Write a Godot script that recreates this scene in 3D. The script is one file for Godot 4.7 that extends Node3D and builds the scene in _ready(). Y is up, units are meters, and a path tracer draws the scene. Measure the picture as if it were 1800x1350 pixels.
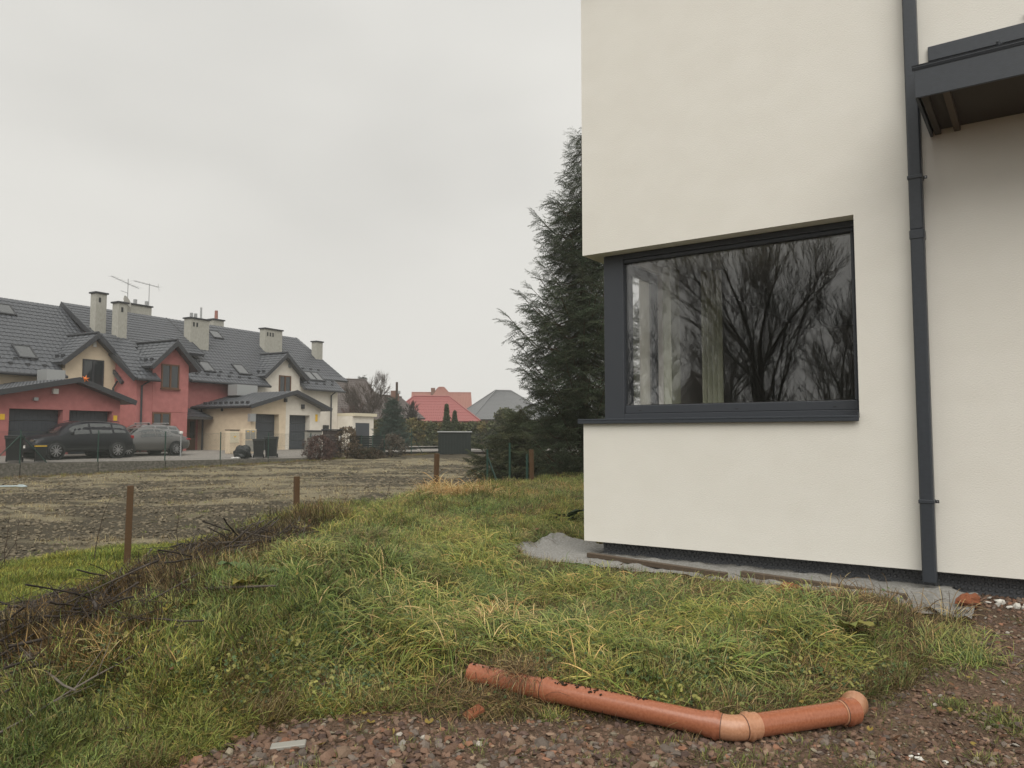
extends Node3D
# A cream rendered house on a grassy bank beside a ploughed field, a row of houses beyond it, under an overcast sky.

class MB:
	var v := PackedVector3Array()
	var n := PackedVector3Array()
	var c := PackedColorArray()
	func tri(a: Vector3, b: Vector3, d: Vector3, col := Color.WHITE) -> void:
		var k := (b - a).cross(d - a).normalized()
		v.append(a); v.append(d); v.append(b)
		n.append(k); n.append(k); n.append(k)
		c.append(col); c.append(col); c.append(col)
	func trin(a: Vector3, b: Vector3, d: Vector3, na: Vector3, nb: Vector3, nd: Vector3, col := Color.WHITE) -> void:
		v.append(a); v.append(d); v.append(b)
		n.append(na); n.append(nd); n.append(nb)
		c.append(col); c.append(col); c.append(col)
	func quad(a: Vector3, b: Vector3, d: Vector3, e: Vector3, col := Color.WHITE) -> void:
		tri(a, b, d, col)
		tri(a, d, e, col)
	func mesh() -> ArrayMesh:
		var m := ArrayMesh.new()
		var arr := []
		arr.resize(Mesh.ARRAY_MAX)
		arr[Mesh.ARRAY_VERTEX] = v
		arr[Mesh.ARRAY_NORMAL] = n
		arr[Mesh.ARRAY_COLOR] = c
		m.add_surface_from_arrays(Mesh.PRIMITIVE_TRIANGLES, arr)
		return m
	func smooth() -> ArrayMesh:
		var st := SurfaceTool.new()
		st.begin(Mesh.PRIMITIVE_TRIANGLES)
		st.set_smooth_group(0)
		for i in v.size():
			st.set_color(c[i])
			st.add_vertex(v[i])
		st.generate_normals()
		return st.commit()

var rng := RandomNumberGenerator.new()
var names := {}
var M := {}
var nz := FastNoiseLite.new()
var nz2 := FastNoiseLite.new()

# ---------- nodes ----------
func numbered(s: String) -> String:
	if not names.has(s):
		names[s] = 0
		return s
	names[s] += 1
	return "%s_%03d" % [s, names[s]]

func tag(o: Node, label: String, category: String, group := "", kind := "") -> void:
	if label: o.set_meta("label", label)
	if category: o.set_meta("category", category)
	if group: o.set_meta("group", group)
	if kind: o.set_meta("kind", kind)

func thing(called: String, label: String, category: String, at := Vector3.ZERO, turn := 0.0, group := "") -> Node3D:
	var o := Node3D.new()
	o.name = numbered(called)
	add_child(o)
	o.position = at
	o.rotation.y = turn
	tag(o, label, category, group)
	return o

func part(m: Mesh, called: String, material: Material, parent: Node3D, at := Transform3D()) -> MeshInstance3D:
	var o := MeshInstance3D.new()
	o.mesh = m
	o.material_override = material
	o.name = called
	parent.add_child(o, true)
	o.transform = at
	return o

func solo(m: Mesh, called: String, material: Material, label: String, category: String, at := Transform3D(), group := "", kind := "") -> MeshInstance3D:
	var o := MeshInstance3D.new()
	o.mesh = m
	o.material_override = material
	o.name = numbered(called)
	add_child(o)
	o.transform = at
	tag(o, label, category, group, kind)
	return o

func many(m: Mesh, called: String, material: Material, parent: Node3D, where: Array, cols: Array) -> MultiMeshInstance3D:
	var mm := MultiMesh.new()
	mm.transform_format = MultiMesh.TRANSFORM_3D
	mm.use_colors = true
	mm.mesh = m
	mm.instance_count = where.size()
	for i in where.size():
		mm.set_instance_transform(i, where[i])
		mm.set_instance_color(i, cols[i])
	var o := MultiMeshInstance3D.new()
	o.multimesh = mm
	o.material_override = material
	o.name = called
	o.set_meta("kind", "stuff")
	parent.add_child(o, true)
	return o

# ---------- materials ----------
func lin(r: float, g: float, b: float) -> Color:
	return Color(r, g, b).linear_to_srgb()

func noise_tex(freq: float, oct: int, lo: Color, hi: Color, seed_: int, size := 512, kind := FastNoiseLite.TYPE_SIMPLEX_SMOOTH) -> NoiseTexture2D:
	var t := NoiseTexture2D.new()
	var n := FastNoiseLite.new()
	n.noise_type = kind
	n.frequency = freq
	n.fractal_octaves = oct
	n.seed = seed_
	t.noise = n
	t.width = size
	t.height = size
	t.seamless = true
	var g := Gradient.new()
	g.set_color(0, lo)
	g.set_color(1, hi)
	t.color_ramp = g
	return t

func bump_tex(freq: float, oct: int, strength: float, seed_: int, size := 512, kind := FastNoiseLite.TYPE_SIMPLEX_SMOOTH) -> NoiseTexture2D:
	var t := NoiseTexture2D.new()
	var n := FastNoiseLite.new()
	n.noise_type = kind
	n.frequency = freq
	n.fractal_octaves = oct
	n.seed = seed_
	t.noise = n
	t.width = size
	t.height = size
	t.seamless = true
	t.as_normal_map = true
	t.bump_strength = strength
	return t

func mat(called: String, r: float, g: float, b: float, rough := 0.8, metal := 0.0, spec := 0.5) -> StandardMaterial3D:
	var m := StandardMaterial3D.new()
	m.resource_name = called
	m.albedo_color = lin(r, g, b)
	m.roughness = rough
	m.metallic = metal
	m.metallic_specular = spec
	M[called] = m
	return m

func grain(m: StandardMaterial3D, tex: Texture2D, scale: Vector3, bump: Texture2D = null, amount := 1.0, world := true) -> void:
	m.albedo_texture = tex
	m.uv1_triplanar = true
	m.uv1_world_triplanar = world
	m.uv1_scale = scale
	if bump:
		m.normal_enabled = true
		m.normal_texture = bump
		m.normal_scale = amount

func tinted(called: String, rough := 0.85, spec := 0.4, backlight := 0.0) -> StandardMaterial3D:
	var m := mat(called, 1, 1, 1, rough, 0.0, spec)
	m.vertex_color_use_as_albedo = true
	if backlight > 0.0:
		m.backlight_enabled = true
		m.backlight = Color(backlight, backlight, backlight).linear_to_srgb()
	return m

# ---------- shapes ----------
func box(b: MB, lo: Vector3, hi: Vector3, x := Transform3D(), col := Color.WHITE) -> void:
	var p := []
	for i in 8:
		p.append(x * Vector3(hi.x if i & 1 else lo.x, hi.y if i & 2 else lo.y, hi.z if i & 4 else lo.z))
	b.quad(p[4], p[5], p[7], p[6], col)
	b.quad(p[1], p[0], p[2], p[3], col)
	b.quad(p[5], p[1], p[3], p[7], col)
	b.quad(p[0], p[4], p[6], p[2], col)
	b.quad(p[6], p[7], p[3], p[2], col)
	b.quad(p[0], p[1], p[5], p[4], col)

func bevel(b: MB, lo: Vector3, hi: Vector3, r: float, x := Transform3D(), col := Color.WHITE) -> void:
	var c := (lo + hi) / 2.0
	var e := (hi - lo) / 2.0
	r = minf(r, minf(e.x, minf(e.y, e.z)) * 0.9)
	for ax in 3:
		var i := (ax + 1) % 3
		var j := (ax + 2) % 3
		for s in [-1.0, 1.0]:
			var q := []
			for k in [[-1, -1], [1, -1], [1, 1], [-1, 1]]:
				var p := Vector3.ZERO
				p[ax] = s * e[ax]
				p[i] = k[0] * (e[i] - r)
				p[j] = k[1] * (e[j] - r)
				q.append(x * (c + p))
			if s > 0: b.quad(q[0], q[1], q[2], q[3], col)
			else: b.quad(q[3], q[2], q[1], q[0], col)
		for s in [-1.0, 1.0]:
			for w in [-1.0, 1.0]:
				var q := []
				for k in [[-1, 0], [1, 0], [1, 1], [-1, 1]]:
					var p := Vector3.ZERO
					p[ax] = k[0] * (e[ax] - r)
					p[i] = s * (e[i] - (0.0 if k[1] == 0 else r))
					p[j] = w * (e[j] - (r if k[1] == 0 else 0.0))
					q.append(x * (c + p))
				if s * w > 0: b.quad(q[0], q[1], q[2], q[3], col)
				else: b.quad(q[3], q[2], q[1], q[0], col)
	for sx in [-1.0, 1.0]:
		for sy in [-1.0, 1.0]:
			for sz in [-1.0, 1.0]:
				var s3 := Vector3(sx, sy, sz)
				var p1 := x * (c + s3 * Vector3(e.x, e.y - r, e.z - r))
				var p2 := x * (c + s3 * Vector3(e.x - r, e.y, e.z - r))
				var p3 := x * (c + s3 * Vector3(e.x - r, e.y - r, e.z))
				if sx * sy * sz > 0: b.tri(p1, p2, p3, col)
				else: b.tri(p1, p3, p2, col)

func boxm(lo: Vector3, hi: Vector3, r := 0.0) -> ArrayMesh:
	var b := MB.new()
	if r > 0.0: bevel(b, lo, hi, r)
	else: box(b, lo, hi)
	return b.mesh()

func tube(b: MB, pts: Array, radii: Array, sides := 6, col := Color.WHITE, caps := true) -> void:
	var rings := []
	var up := Vector3(0.31, 0.9, 0.17).normalized()
	var dirs := []
	for i in pts.size():
		var d: Vector3 = (pts[mini(i + 1, pts.size() - 1)] - pts[maxi(i - 1, 0)]).normalized()
		var s := d.cross(up)
		if s.length() < 0.15: s = d.cross(Vector3(0.8, 0.1, 0.59))
		s = s.normalized()
		var t := s.cross(d).normalized()
		var ring := []
		var dd := []
		for k in sides:
			var a := TAU * k / sides
			var o := s * cos(a) + t * sin(a)
			ring.append(pts[i] + o * radii[i])
			dd.append(o)
		rings.append(ring)
		dirs.append(dd)
	for i in pts.size() - 1:
		for k in sides:
			var l := (k + 1) % sides
			b.trin(rings[i][k], rings[i + 1][k], rings[i + 1][l], dirs[i][k], dirs[i + 1][k], dirs[i + 1][l], col)
			b.trin(rings[i][k], rings[i + 1][l], rings[i][l], dirs[i][k], dirs[i + 1][l], dirs[i][l], col)
	if caps:
		for e in [0, pts.size() - 1]:
			for k in sides:
				var l := (k + 1) % sides
				if e == 0: b.tri(pts[e], rings[e][k], rings[e][l], col)
				else: b.tri(pts[e], rings[e][l], rings[e][k], col)

func tubem(pts: Array, radii: Array, sides := 8) -> ArrayMesh:
	var b := MB.new()
	tube(b, pts, radii, sides)
	return b.mesh()

func stone(seed_: int, squash := 0.6, jitter := 0.3) -> ArrayMesh:
	var r := RandomNumberGenerator.new()
	r.seed = seed_
	var g := (1.0 + sqrt(5.0)) / 2.0
	var p := [Vector3(-1, g, 0), Vector3(1, g, 0), Vector3(-1, -g, 0), Vector3(1, -g, 0), Vector3(0, -1, g), Vector3(0, 1, g), Vector3(0, -1, -g), Vector3(0, 1, -g), Vector3(g, 0, -1), Vector3(g, 0, 1), Vector3(-g, 0, -1), Vector3(-g, 0, 1)]
	for i in 12:
		p[i] = p[i].normalized() * r.randf_range(1.0 - jitter, 1.0 + jitter) * 0.5
		p[i].y *= squash
		p[i].z *= r.randf_range(0.7, 1.0)
	var b := MB.new()
	for f in [[0, 11, 5], [0, 5, 1], [0, 1, 7], [0, 7, 10], [0, 10, 11], [1, 5, 9], [5, 11, 4], [11, 10, 2], [10, 7, 6], [7, 1, 8], [3, 9, 4], [3, 4, 2], [3, 2, 6], [3, 6, 8], [3, 8, 9], [4, 9, 5], [2, 4, 11], [6, 2, 10], [8, 6, 7], [9, 8, 1]]:
		b.tri(p[f[0]], p[f[1]], p[f[2]])
	return b.mesh()

func blob(seed_: int, size: Vector3, rough := 0.25) -> ArrayMesh:
	# a lumpy closed body, finer than stone()
	var n := FastNoiseLite.new()
	n.seed = seed_
	n.frequency = 0.9
	n.fractal_octaves = 3
	var b := MB.new()
	var nu := 14
	var nv := 9
	var at := func(i: int, j: int) -> Vector3:
		var a := TAU * (i % nu) / nu
		var e := PI * j / nv - PI / 2
		var d := Vector3(cos(e) * cos(a), sin(e), cos(e) * sin(a))
		return d * (1.0 + rough * n.get_noise_3dv(d * 1.6)) * size * 0.5
	for j in nv:
		for i in nu:
			b.quad(at.call(i, j), at.call(i, j + 1), at.call(i + 1, j + 1), at.call(i + 1, j))
	return b.mesh()

# ---------- terrain ----------
const HA := Vector3(0.740, 0.0, -7.970)      # foot of the near corner of the house
const HU := Vector3(0.8211, 0.0, 0.5708)     # along its facade
const HN := Vector3(-0.5708, 0.0, 0.8211)    # out of its facade
const FOOT := [[-9.0, 2.2], [-2.4, 3.25], [-1.7, 3.65], [-1.45, 4.0], [-1.17, 4.25], [-0.64, 4.42], [-0.16, 4.42], [0.52, 4.27], [1.06, 4.12], [1.5, 4.16], [2.06, 4.5], [2.6, 4.95], [3.0, 5.35], [3.45, 6.0], [3.8, 7.0], [4.2, 9.0], [40.0, 60.0]]

func foot(x: float) -> float:
	for i in FOOT.size() - 1:
		if x < FOOT[i + 1][0]:
			return lerpf(FOOT[i][1], FOOT[i + 1][1], clampf((x - FOOT[i][0]) / (FOOT[i + 1][0] - FOOT[i][0]), 0, 1))
	return 60.0

func field_h(d: float) -> float:
	return -0.25 + 0.6 * smoothstep(28.0, 55.0, d)

func fence_e(x: float, d: float) -> float:
	return (x + 5.4) * 0.809 - (d - 10.9) * 0.588

func fence_g(x: float, d: float) -> float:
	return (x + 5.4) * 0.588 + (d - 10.9) * 0.809

func bankness(x: float, d: float) -> float:
	var g := fence_g(x, d)
	var e1 := clampf(3.3 - 0.85 * g if g < 0.0 else (lerpf(3.3, 1.96, g / 2.0) if g < 2.0 else 2.5 - 0.27 * g), -4.0, 7.5)
	return smoothstep(e1 - 3.0, e1, fence_e(x, d))

func H(x: float, z: float) -> float:
	var d := -z
	var f := field_h(d)
	var bk := bankness(x, d)
	var top := 0.4 + 0.04 * nz.get_noise_2d(x * 30.0, d * 30.0)
	var h := lerpf(f, top, bk)
	var low := -0.15 * smoothstep(2.0, 5.0, -x)
	var ft := d - foot(x)
	h = lerpf(low, h, smoothstep(-0.12, 1.15 if x > -1.6 else 2.0, ft))
	var grassy := smoothstep(0.0, 0.6, ft)
	h += grassy * bk * (0.12 * nz.get_noise_2d(x * 75.0, d * 75.0) + 0.095 * nz.get_noise_2d(x * 190.0 + 50.0, d * 190.0))
	h += grassy * (1.0 - bk) * 0.05 * nz.get_noise_2d(x * 60.0, d * 60.0)
	h += (1.0 - grassy) * 0.018 * nz.get_noise_2d(x * 130.0, d * 130.0)
	# the mound's brow, the heap under the brush, and a low hummock behind it
	h += 0.15 * exp(-pow((x + 0.75) / 1.25, 2.0) - pow((d - 5.75) / 0.6, 2.0))
	h += 0.05 * exp(-pow((x - lerpf(-3.3, -2.75, clampf((d - 4.9) / 3.6, 0, 1))) / 0.6, 2.0)) * smoothstep(4.5, 5.3, d) * (1.0 - smoothstep(7.8, 8.8, d))
	h += 0.13 * exp(-pow((x + 2.3) / 0.7, 2.0) - pow((d - 9.3) / 1.0, 2.0))
	# beside the house
	var p := Vector3(x, 0, z) - HA
	var q := p.dot(HN)
	var s := p.dot(HU)
	if s > -0.6 and q < 3.2 and q > 0.4:
		h = lerpf(h, minf(h, 0.32 - 0.06 * (q - 0.4) + 0.03 * nz.get_noise_2d(x * 160.0, d * 160.0)), smoothstep(-0.6, 0.4, s))
	if s > -1.0 and q < 3.5:
		var k := smoothstep(-1.0, -0.2, s)
		var near := 0.31 - 0.13 * maxf(0.0, q - 0.1) if s > 3.0 else 0.31
		if s > 3.0: h = lerpf(h, maxf(h, near), k)
		h = lerpf(h, near, k * (1.0 - smoothstep(0.45, 1.1, q)) * smoothstep(-6.0, -0.5, q if q < 0 else 0.0))
	if d > 14.0 and bk < 0.5:
		h += 0.05 * nz.get_noise_2d(x * 25.0, d * 25.0) * (1.0 - smoothstep(40.0, 50.0, d))
	return h

func gravelly(x: float, d: float) -> float:
	# 1 on the crushed brick, 0 in the grass
	var ft := d - foot(x) + 0.16 * nz.get_noise_2d(x * 90.0 + 7.0, d * 90.0) + 0.08 * nz.get_noise_2d(x * 300.0, d * 300.0)
	return 1.0 - smoothstep(-0.08, 0.12, ft)

func up_at(x: float, z: float) -> Vector3:
	return Vector3(H(x - 0.06, z) - H(x + 0.06, z), 0.12, H(x, z - 0.06) - H(x, z + 0.06)).normalized()

func on(x: float, z: float, lift := 0.0) -> Vector3:
	return Vector3(x, H(x, z) + lift, z)

func aligned(at: Vector3, up: Vector3, yaw: float, s: Vector3) -> Transform3D:
	var f := Vector3(cos(yaw), 0, sin(yaw))
	var side := f.cross(up).normalized()
	f = up.cross(side).normalized()
	return Transform3D(Basis(f * s.x, up * s.y, side * s.z), at)

func lines(parts: Array) -> Array:
	var out := []
	for p in parts:
		var v: float = p[0]
		while v < p[1] - 0.0001:
			out.append(v)
			v += p[2]
	out.append(parts[-1][1])
	return out

func sky_image() -> Image:
	var im := Image.create(1024, 512, false, Image.FORMAT_RGBF)
	var n := FastNoiseLite.new()
	n.seed = 11
	n.frequency = 0.9
	n.fractal_octaves = 4
	for y in 512:
		var el := PI / 2 - PI * (y + 0.5) / 512.0
		var base := lerpf(0.435, 0.40, smoothstep(0.0, 0.5, el))
		for x in 1024:
			var a := TAU * (x + 0.5) / 1024.0
			var d := Vector3(cos(el) * cos(a), sin(el) * 2.2, cos(el) * sin(a))
			var k := base * (1.0 + 0.20 * n.get_noise_3dv(d * 1.3) * smoothstep(0.02, 0.35, el))
			im.set_pixel(x, y, Color(k * 1.0, k * 0.985, k * 0.935))
	return im

func _ready() -> void:
	rng.seed = 7
	nz.seed = 3
	nz2.seed = 21
	nz2.frequency = 0.35
	nz2.fractal_octaves = 3
	# camera
	var cam := Camera3D.new()
	cam.name = "camera"
	cam.fov = 53.06
	cam.near = 0.05
	cam.far = 900.0
	add_child(cam)
	cam.position = Vector3(0, 1.55, 0)
	cam.rotation.x = atan(91.0 / 1352.0)
	cam.current = true
	# overcast sky
	var env := Environment.new()
	env.background_mode = Environment.BG_SKY
	var sky := Sky.new()
	var pano := PanoramaSkyMaterial.new()
	pano.panorama = ImageTexture.create_from_image(sky_image())
	sky.sky_material = pano
	env.sky = sky
	env.tonemap_mode = Environment.TONE_MAPPER_LINEAR
	env.tonemap_exposure = 1.8
	env.sdfgi_enabled = true
	env.ssao_enabled = true
	env.ssil_enabled = true
	env.fog_enabled = true
	env.fog_mode = Environment.FOG_MODE_EXPONENTIAL
	env.fog_light_color = Color(0.9, 0.9, 0.88)
	env.fog_density = 0.0010
	var we := WorldEnvironment.new()
	we.name = "world"
	we.environment = env
	add_child(we)
	# the sun behind the cloud
	var sun := DirectionalLight3D.new()
	sun.name = "sun"
	sun.light_energy = 0.5
	sun.light_angular_distance = 60.0
	sun.light_color = Color(1.0, 0.985, 0.955)
	sun.shadow_enabled = true
	add_child(sun)
	sun.look_at_from_position(Vector3(0.3, 7.8, 6.2), Vector3.ZERO)
	make_materials()
	make_ground()
	make_house()
	make_row()
	make_yard()
	make_backdrop()
	make_spruces()
	make_mirrored()
	make_foreground()
	make_vegetation()

func make_materials() -> void:
	var ren := mat("cream_render", 0.765, 0.745, 0.69, 0.92, 0.0, 0.3)
	grain(ren, noise_tex(0.012, 5, Color(0.975, 0.973, 0.968), Color(1, 1, 1), 5), Vector3(0.42, 0.42, 0.42), bump_tex(0.16, 4, 6.0, 9, 1024), 0.10)
	ren.detail_enabled = false
	var an := mat("anthracite", 0.040, 0.047, 0.058, 0.42, 0.0, 0.5)
	grain(an, noise_tex(0.05, 3, Color(0.88, 0.88, 0.88), Color(1, 1, 1), 3, 256), Vector3(2, 2, 2), bump_tex(0.2, 2, 2.0, 4, 256), 0.15)
	mat("anthracite_foil", 0.036, 0.041, 0.050, 0.5, 0.0, 0.5)
	mat("rubber", 0.012, 0.012, 0.013, 0.7)
	var gl := mat("glass", 0.02, 0.03, 0.03, 0.0)
	gl.albedo_color.a = 0.01
	gl.transparency = BaseMaterial3D.TRANSPARENCY_ALPHA
	var ro := mat("room", 0.40, 0.39, 0.37, 0.95)
	mat("plaster", 0.55, 0.57, 0.45, 0.9)
	mat("curtain", 0.5, 0.52, 0.40, 0.95)
	mat("membrane", 0.10, 0.105, 0.115, 0.55)
	var wd := mat("weathered_wood", 0.14, 0.105, 0.075, 0.85)
	grain(wd, noise_tex(0.06, 4, Color(0.6, 0.57, 0.52), Color(1, 1, 1), 31), Vector3(4, 9, 9))
	var pw := mat("post_wood", 0.145, 0.080, 0.032, 0.8)
	grain(pw, noise_tex(0.05, 4, Color(0.55, 0.5, 0.45), Color(1, 1, 1), 32), Vector3(14, 1.6, 14))
	var ow := mat("osb", 0.085, 0.068, 0.05, 0.85)
	grain(ow, noise_tex(0.08, 4, Color(0.5, 0.45, 0.4), Color(1, 1, 1), 33), Vector3(3, 3, 3))
	var fa := mat("geotextile", 0.30, 0.30, 0.295, 0.95)
	grain(fa, noise_tex(0.05, 5, Color(0.72, 0.70, 0.66), Color(1, 1, 1), 12), Vector3(1.3, 1.3, 1.3), bump_tex(0.25, 3, 4.0, 13), 0.15)
	var br := mat("brick", 0.36, 0.13, 0.06, 0.95)
	grain(br, noise_tex(0.08, 4, Color(0.6, 0.55, 0.5), Color(1, 1, 1), 14), Vector3(6, 6, 6), bump_tex(0.12, 4, 8.0, 15), 0.9)
	var pv := mat("orange_pvc", 0.40, 0.155, 0.085, 0.22, 0.0, 0.5)
	grain(pv, noise_tex(0.03, 5, Color(0.80, 0.74, 0.70), Color(1, 1, 1), 16), Vector3(3.5, 3.5, 3.5), bump_tex(0.1, 3, 1.5, 17), 0.2)
	var pf := mat("faded_pvc", 0.52, 0.28, 0.175, 0.28, 0.0, 0.5)
	grain(pf, noise_tex(0.03, 5, Color(0.84, 0.78, 0.72), Color(1, 1, 1), 18), Vector3(3.5, 3.5, 3.5))
	var gm := tinted("ground", 0.95, 0.3)
	grain(gm, noise_tex(0.045, 6, Color(0.55, 0.54, 0.52), Color(1, 1, 1), 41, 1024), Vector3(0.9, 0.9, 0.9), bump_tex(0.06, 6, 12.0, 42, 1024), 0.9)
	tinted("grass", 0.6, 0.35, 0.5)
	tinted("leaf", 0.55, 0.4, 0.4)
	tinted("needles", 0.65, 0.3, 0.12)
	var st := tinted("stone", 0.9, 0.35)
	grain(st, noise_tex(0.06, 4, Color(0.72, 0.7, 0.68), Color(1, 1, 1), 43), Vector3(7, 7, 7), bump_tex(0.12, 4, 5.0, 44), 0.5)
	tinted("clod", 0.98, 0.2)
	tinted("bark", 0.95, 0.2)
	var tl := mat("roof_tile", 0.092, 0.099, 0.112, 0.36, 0.0, 0.55)
	grain(tl, noise_tex(0.02, 5, Color(0.75, 0.75, 0.75), Color(1, 1, 1), 50), Vector3(0.35, 0.35, 0.35))
	mat("roof_trim", 0.035, 0.037, 0.042, 0.5)
	var pk := mat("pink_render", 0.46, 0.175, 0.165, 0.92)
	grain(pk, noise_tex(0.015, 5, Color(0.88, 0.86, 0.86), Color(1, 1, 1), 51), Vector3(0.3, 0.3, 0.3))
	var be := mat("beige_render", 0.69, 0.58, 0.43, 0.92)
	grain(be, noise_tex(0.015, 5, Color(0.93, 0.92, 0.91), Color(1, 1, 1), 52), Vector3(0.3, 0.3, 0.3))
	var wh := mat("white_render", 0.74, 0.70, 0.62, 0.92)
	grain(wh, noise_tex(0.015, 5, Color(0.93, 0.92, 0.91), Color(1, 1, 1), 53), Vector3(0.3, 0.3, 0.3))
	var ch := mat("chimney_render", 0.42, 0.41, 0.37, 0.95)
	grain(ch, noise_tex(0.03, 5, Color(0.84, 0.84, 0.82), Color(1, 1, 1), 54), Vector3(0.5, 0.22, 0.5))
	mat("garage_door", 0.048, 0.056, 0.066, 0.55)
	mat("brown_frame", 0.11, 0.05, 0.022, 0.6)
	mat("dark_glass", 0.025, 0.03, 0.033, 0.05, 0.0, 0.6)
	mat("sky_glass", 0.03, 0.035, 0.038, 0.03, 0.0, 0.7)
	M.sky_glass.clearcoat_enabled = true
	M.sky_glass.clearcoat = 1.0
	M.sky_glass.clearcoat_roughness = 0.02
	mat("white_paint", 0.75, 0.74, 0.70, 0.6)
	mat("yellow", 0.75, 0.47, 0.03, 0.6)
	mat("orange_paper", 0.75, 0.22, 0.05, 0.8)
	mat("zinc", 0.36, 0.37, 0.37, 0.45, 0.4)
	mat("steel", 0.45, 0.45, 0.46, 0.3, 0.8)
	mat("green_metal", 0.012, 0.045, 0.032, 0.5)
	mat("wire", 0.05, 0.065, 0.058, 0.6, 0.0)
	var cc := mat("concrete", 0.22, 0.205, 0.18, 0.95)
	grain(cc, noise_tex(0.03, 5, Color(0.42, 0.42, 0.38), Color(1, 1, 1), 55), Vector3(0.5, 0.5, 0.5))
	var pa := mat("paving", 0.31, 0.29, 0.265, 0.85)
	grain(pa, noise_tex(0.03, 5, Color(0.76, 0.75, 0.74), Color(1, 1, 1), 56), Vector3(0.3, 0.3, 0.3))
	mat("suv_paint", 0.005, 0.006, 0.010, 0.3, 0.0, 0.35)
	M.suv_paint.clearcoat_enabled = true
	M.suv_paint.clearcoat = 0.4
	mat("grey_paint", 0.085, 0.083, 0.078, 0.3, 0.2, 0.6)
	M.grey_paint.clearcoat_enabled = true
	mat("pale_paint", 0.2, 0.2, 0.2, 0.3, 0.3, 0.6)
	mat("car_glass", 0.03, 0.035, 0.035, 0.03, 0.0, 0.7)
	M.car_glass.clearcoat_enabled = true
	M.car_glass.clearcoat = 1.0
	M.car_glass.clearcoat_roughness = 0.02
	mat("tyre", 0.018, 0.018, 0.018, 0.85)
	mat("red_lamp", 0.30, 0.012, 0.012, 0.2)
	mat("black_plastic", 0.013, 0.015, 0.016, 0.5)
	mat("cabinet", 0.62, 0.56, 0.42, 0.7)
	mat("meter_grey", 0.28, 0.27, 0.24, 0.6)
	mat("dark_masonry", 0.045, 0.035, 0.032, 0.9)
	mat("panel_green", 0.008, 0.014, 0.012, 0.9)
	mat("red_roof", 0.27, 0.085, 0.08, 0.55)
	mat("orange_roof", 0.27, 0.12, 0.095, 0.75)
	mat("slate_roof", 0.15, 0.155, 0.16, 0.6)
	mat("brown_roof", 0.085, 0.070, 0.065, 0.7)
	mat("brown_brick", 0.16, 0.085, 0.06, 0.9)
	mat("yellow_render", 0.68, 0.52, 0.24, 0.9)
	mat("hose", 0.42, 0.50, 0.52, 0.5)
	mat("white_lump", 0.60, 0.58, 0.53, 0.95)
	mat("seal", 0.10, 0.045, 0.028, 0.6)
	mat("dark_wood", 0.05, 0.032, 0.02, 0.85)

func make_ground() -> void:
	var xs := lines([[-190, -90, 20.0], [-90, -40, 5.0], [-40, -20, 1.0], [-20, -6.4, 0.34], [-6.4, 5.2, 0.08], [5.2, 12, 0.4], [12, 40, 2.0], [40, 190, 20.0]])
	var ds := lines([[-80, -10, 7.0], [-10, 2, 1.0], [2, 9.2, 0.08], [9.2, 22, 0.16], [22, 48, 0.4], [48, 70, 2.0], [70, 270, 20.0]])
	var nx := xs.size()
	var nd := ds.size()
	var v := PackedVector3Array()
	var n := PackedVector3Array()
	var c := PackedColorArray()
	v.resize(nx * nd)
	n.resize(nx * nd)
	c.resize(nx * nd)
	for j in nd:
		for i in nx:
			var x: float = xs[i]
			var d: float = ds[j]
			var h := H(x, -d)
			var bk := bankness(x, d)
			var gv := gravelly(x, d)
			if d > 8.0 and bk < 0.35 and d < 50.0 and gv < 0.5:
				var ro := (1.0 - bk / 0.35) * smoothstep(9.5, 12.0, d)
				h += ro * (0.05 * nz2.get_noise_2d(x * 9.0, d * 9.0) + 0.03 * nz2.get_noise_2d(x * 24.0, d * 24.0))
			v[j * nx + i] = Vector3(x, h, -d)
			c[j * nx + i] = ground_tint(x, d, bk, gv)
	for j in nd:
		for i in nx:
			var a := v[j * nx + mini(i + 1, nx - 1)] - v[j * nx + maxi(i - 1, 0)]
			var b := v[mini(j + 1, nd - 1) * nx + i] - v[maxi(j - 1, 0) * nx + i]
			n[j * nx + i] = a.cross(b).normalized()
	var idx := PackedInt32Array()
	for j in nd - 1:
		for i in nx - 1:
			var p := j * nx + i
			idx.append_array([p, p + nx, p + 1, p + 1, p + nx, p + nx + 1])
	var arr := []
	arr.resize(Mesh.ARRAY_MAX)
	arr[Mesh.ARRAY_VERTEX] = v
	arr[Mesh.ARRAY_NORMAL] = n
	arr[Mesh.ARRAY_COLOR] = c
	arr[Mesh.ARRAY_INDEX] = idx
	var m := ArrayMesh.new()
	m.add_surface_from_arrays(Mesh.PRIMITIVE_TRIANGLES, arr)
	solo(m, "ground", M.ground, "", "", Transform3D(), "", "structure")

func lawny(x: float, d: float) -> float:
	# the strip of lawn between the bank and the ploughed field
	var e := fence_e(x, d)
	return smoothstep(-2.0, -1.3, e + 0.5 * nz.get_noise_2d(x * 40.0, d * 40.0) + 0.12 * (d - 10.0) * (0.0 if d > 10.0 else 1.0))

func straw(x: float, d: float) -> float:
	return smoothstep(0.0, 0.3, 0.7 * nz2.get_noise_2d(x * 0.3 + 3.0, d * 0.9) + 0.5 * nz2.get_noise_2d(x * 1.1 + 13.0, d * 2.2) + 0.25 * smoothstep(14.0, 30.0, d) * (1.0 if x < -2.0 else 0.3) - 0.12)

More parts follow.
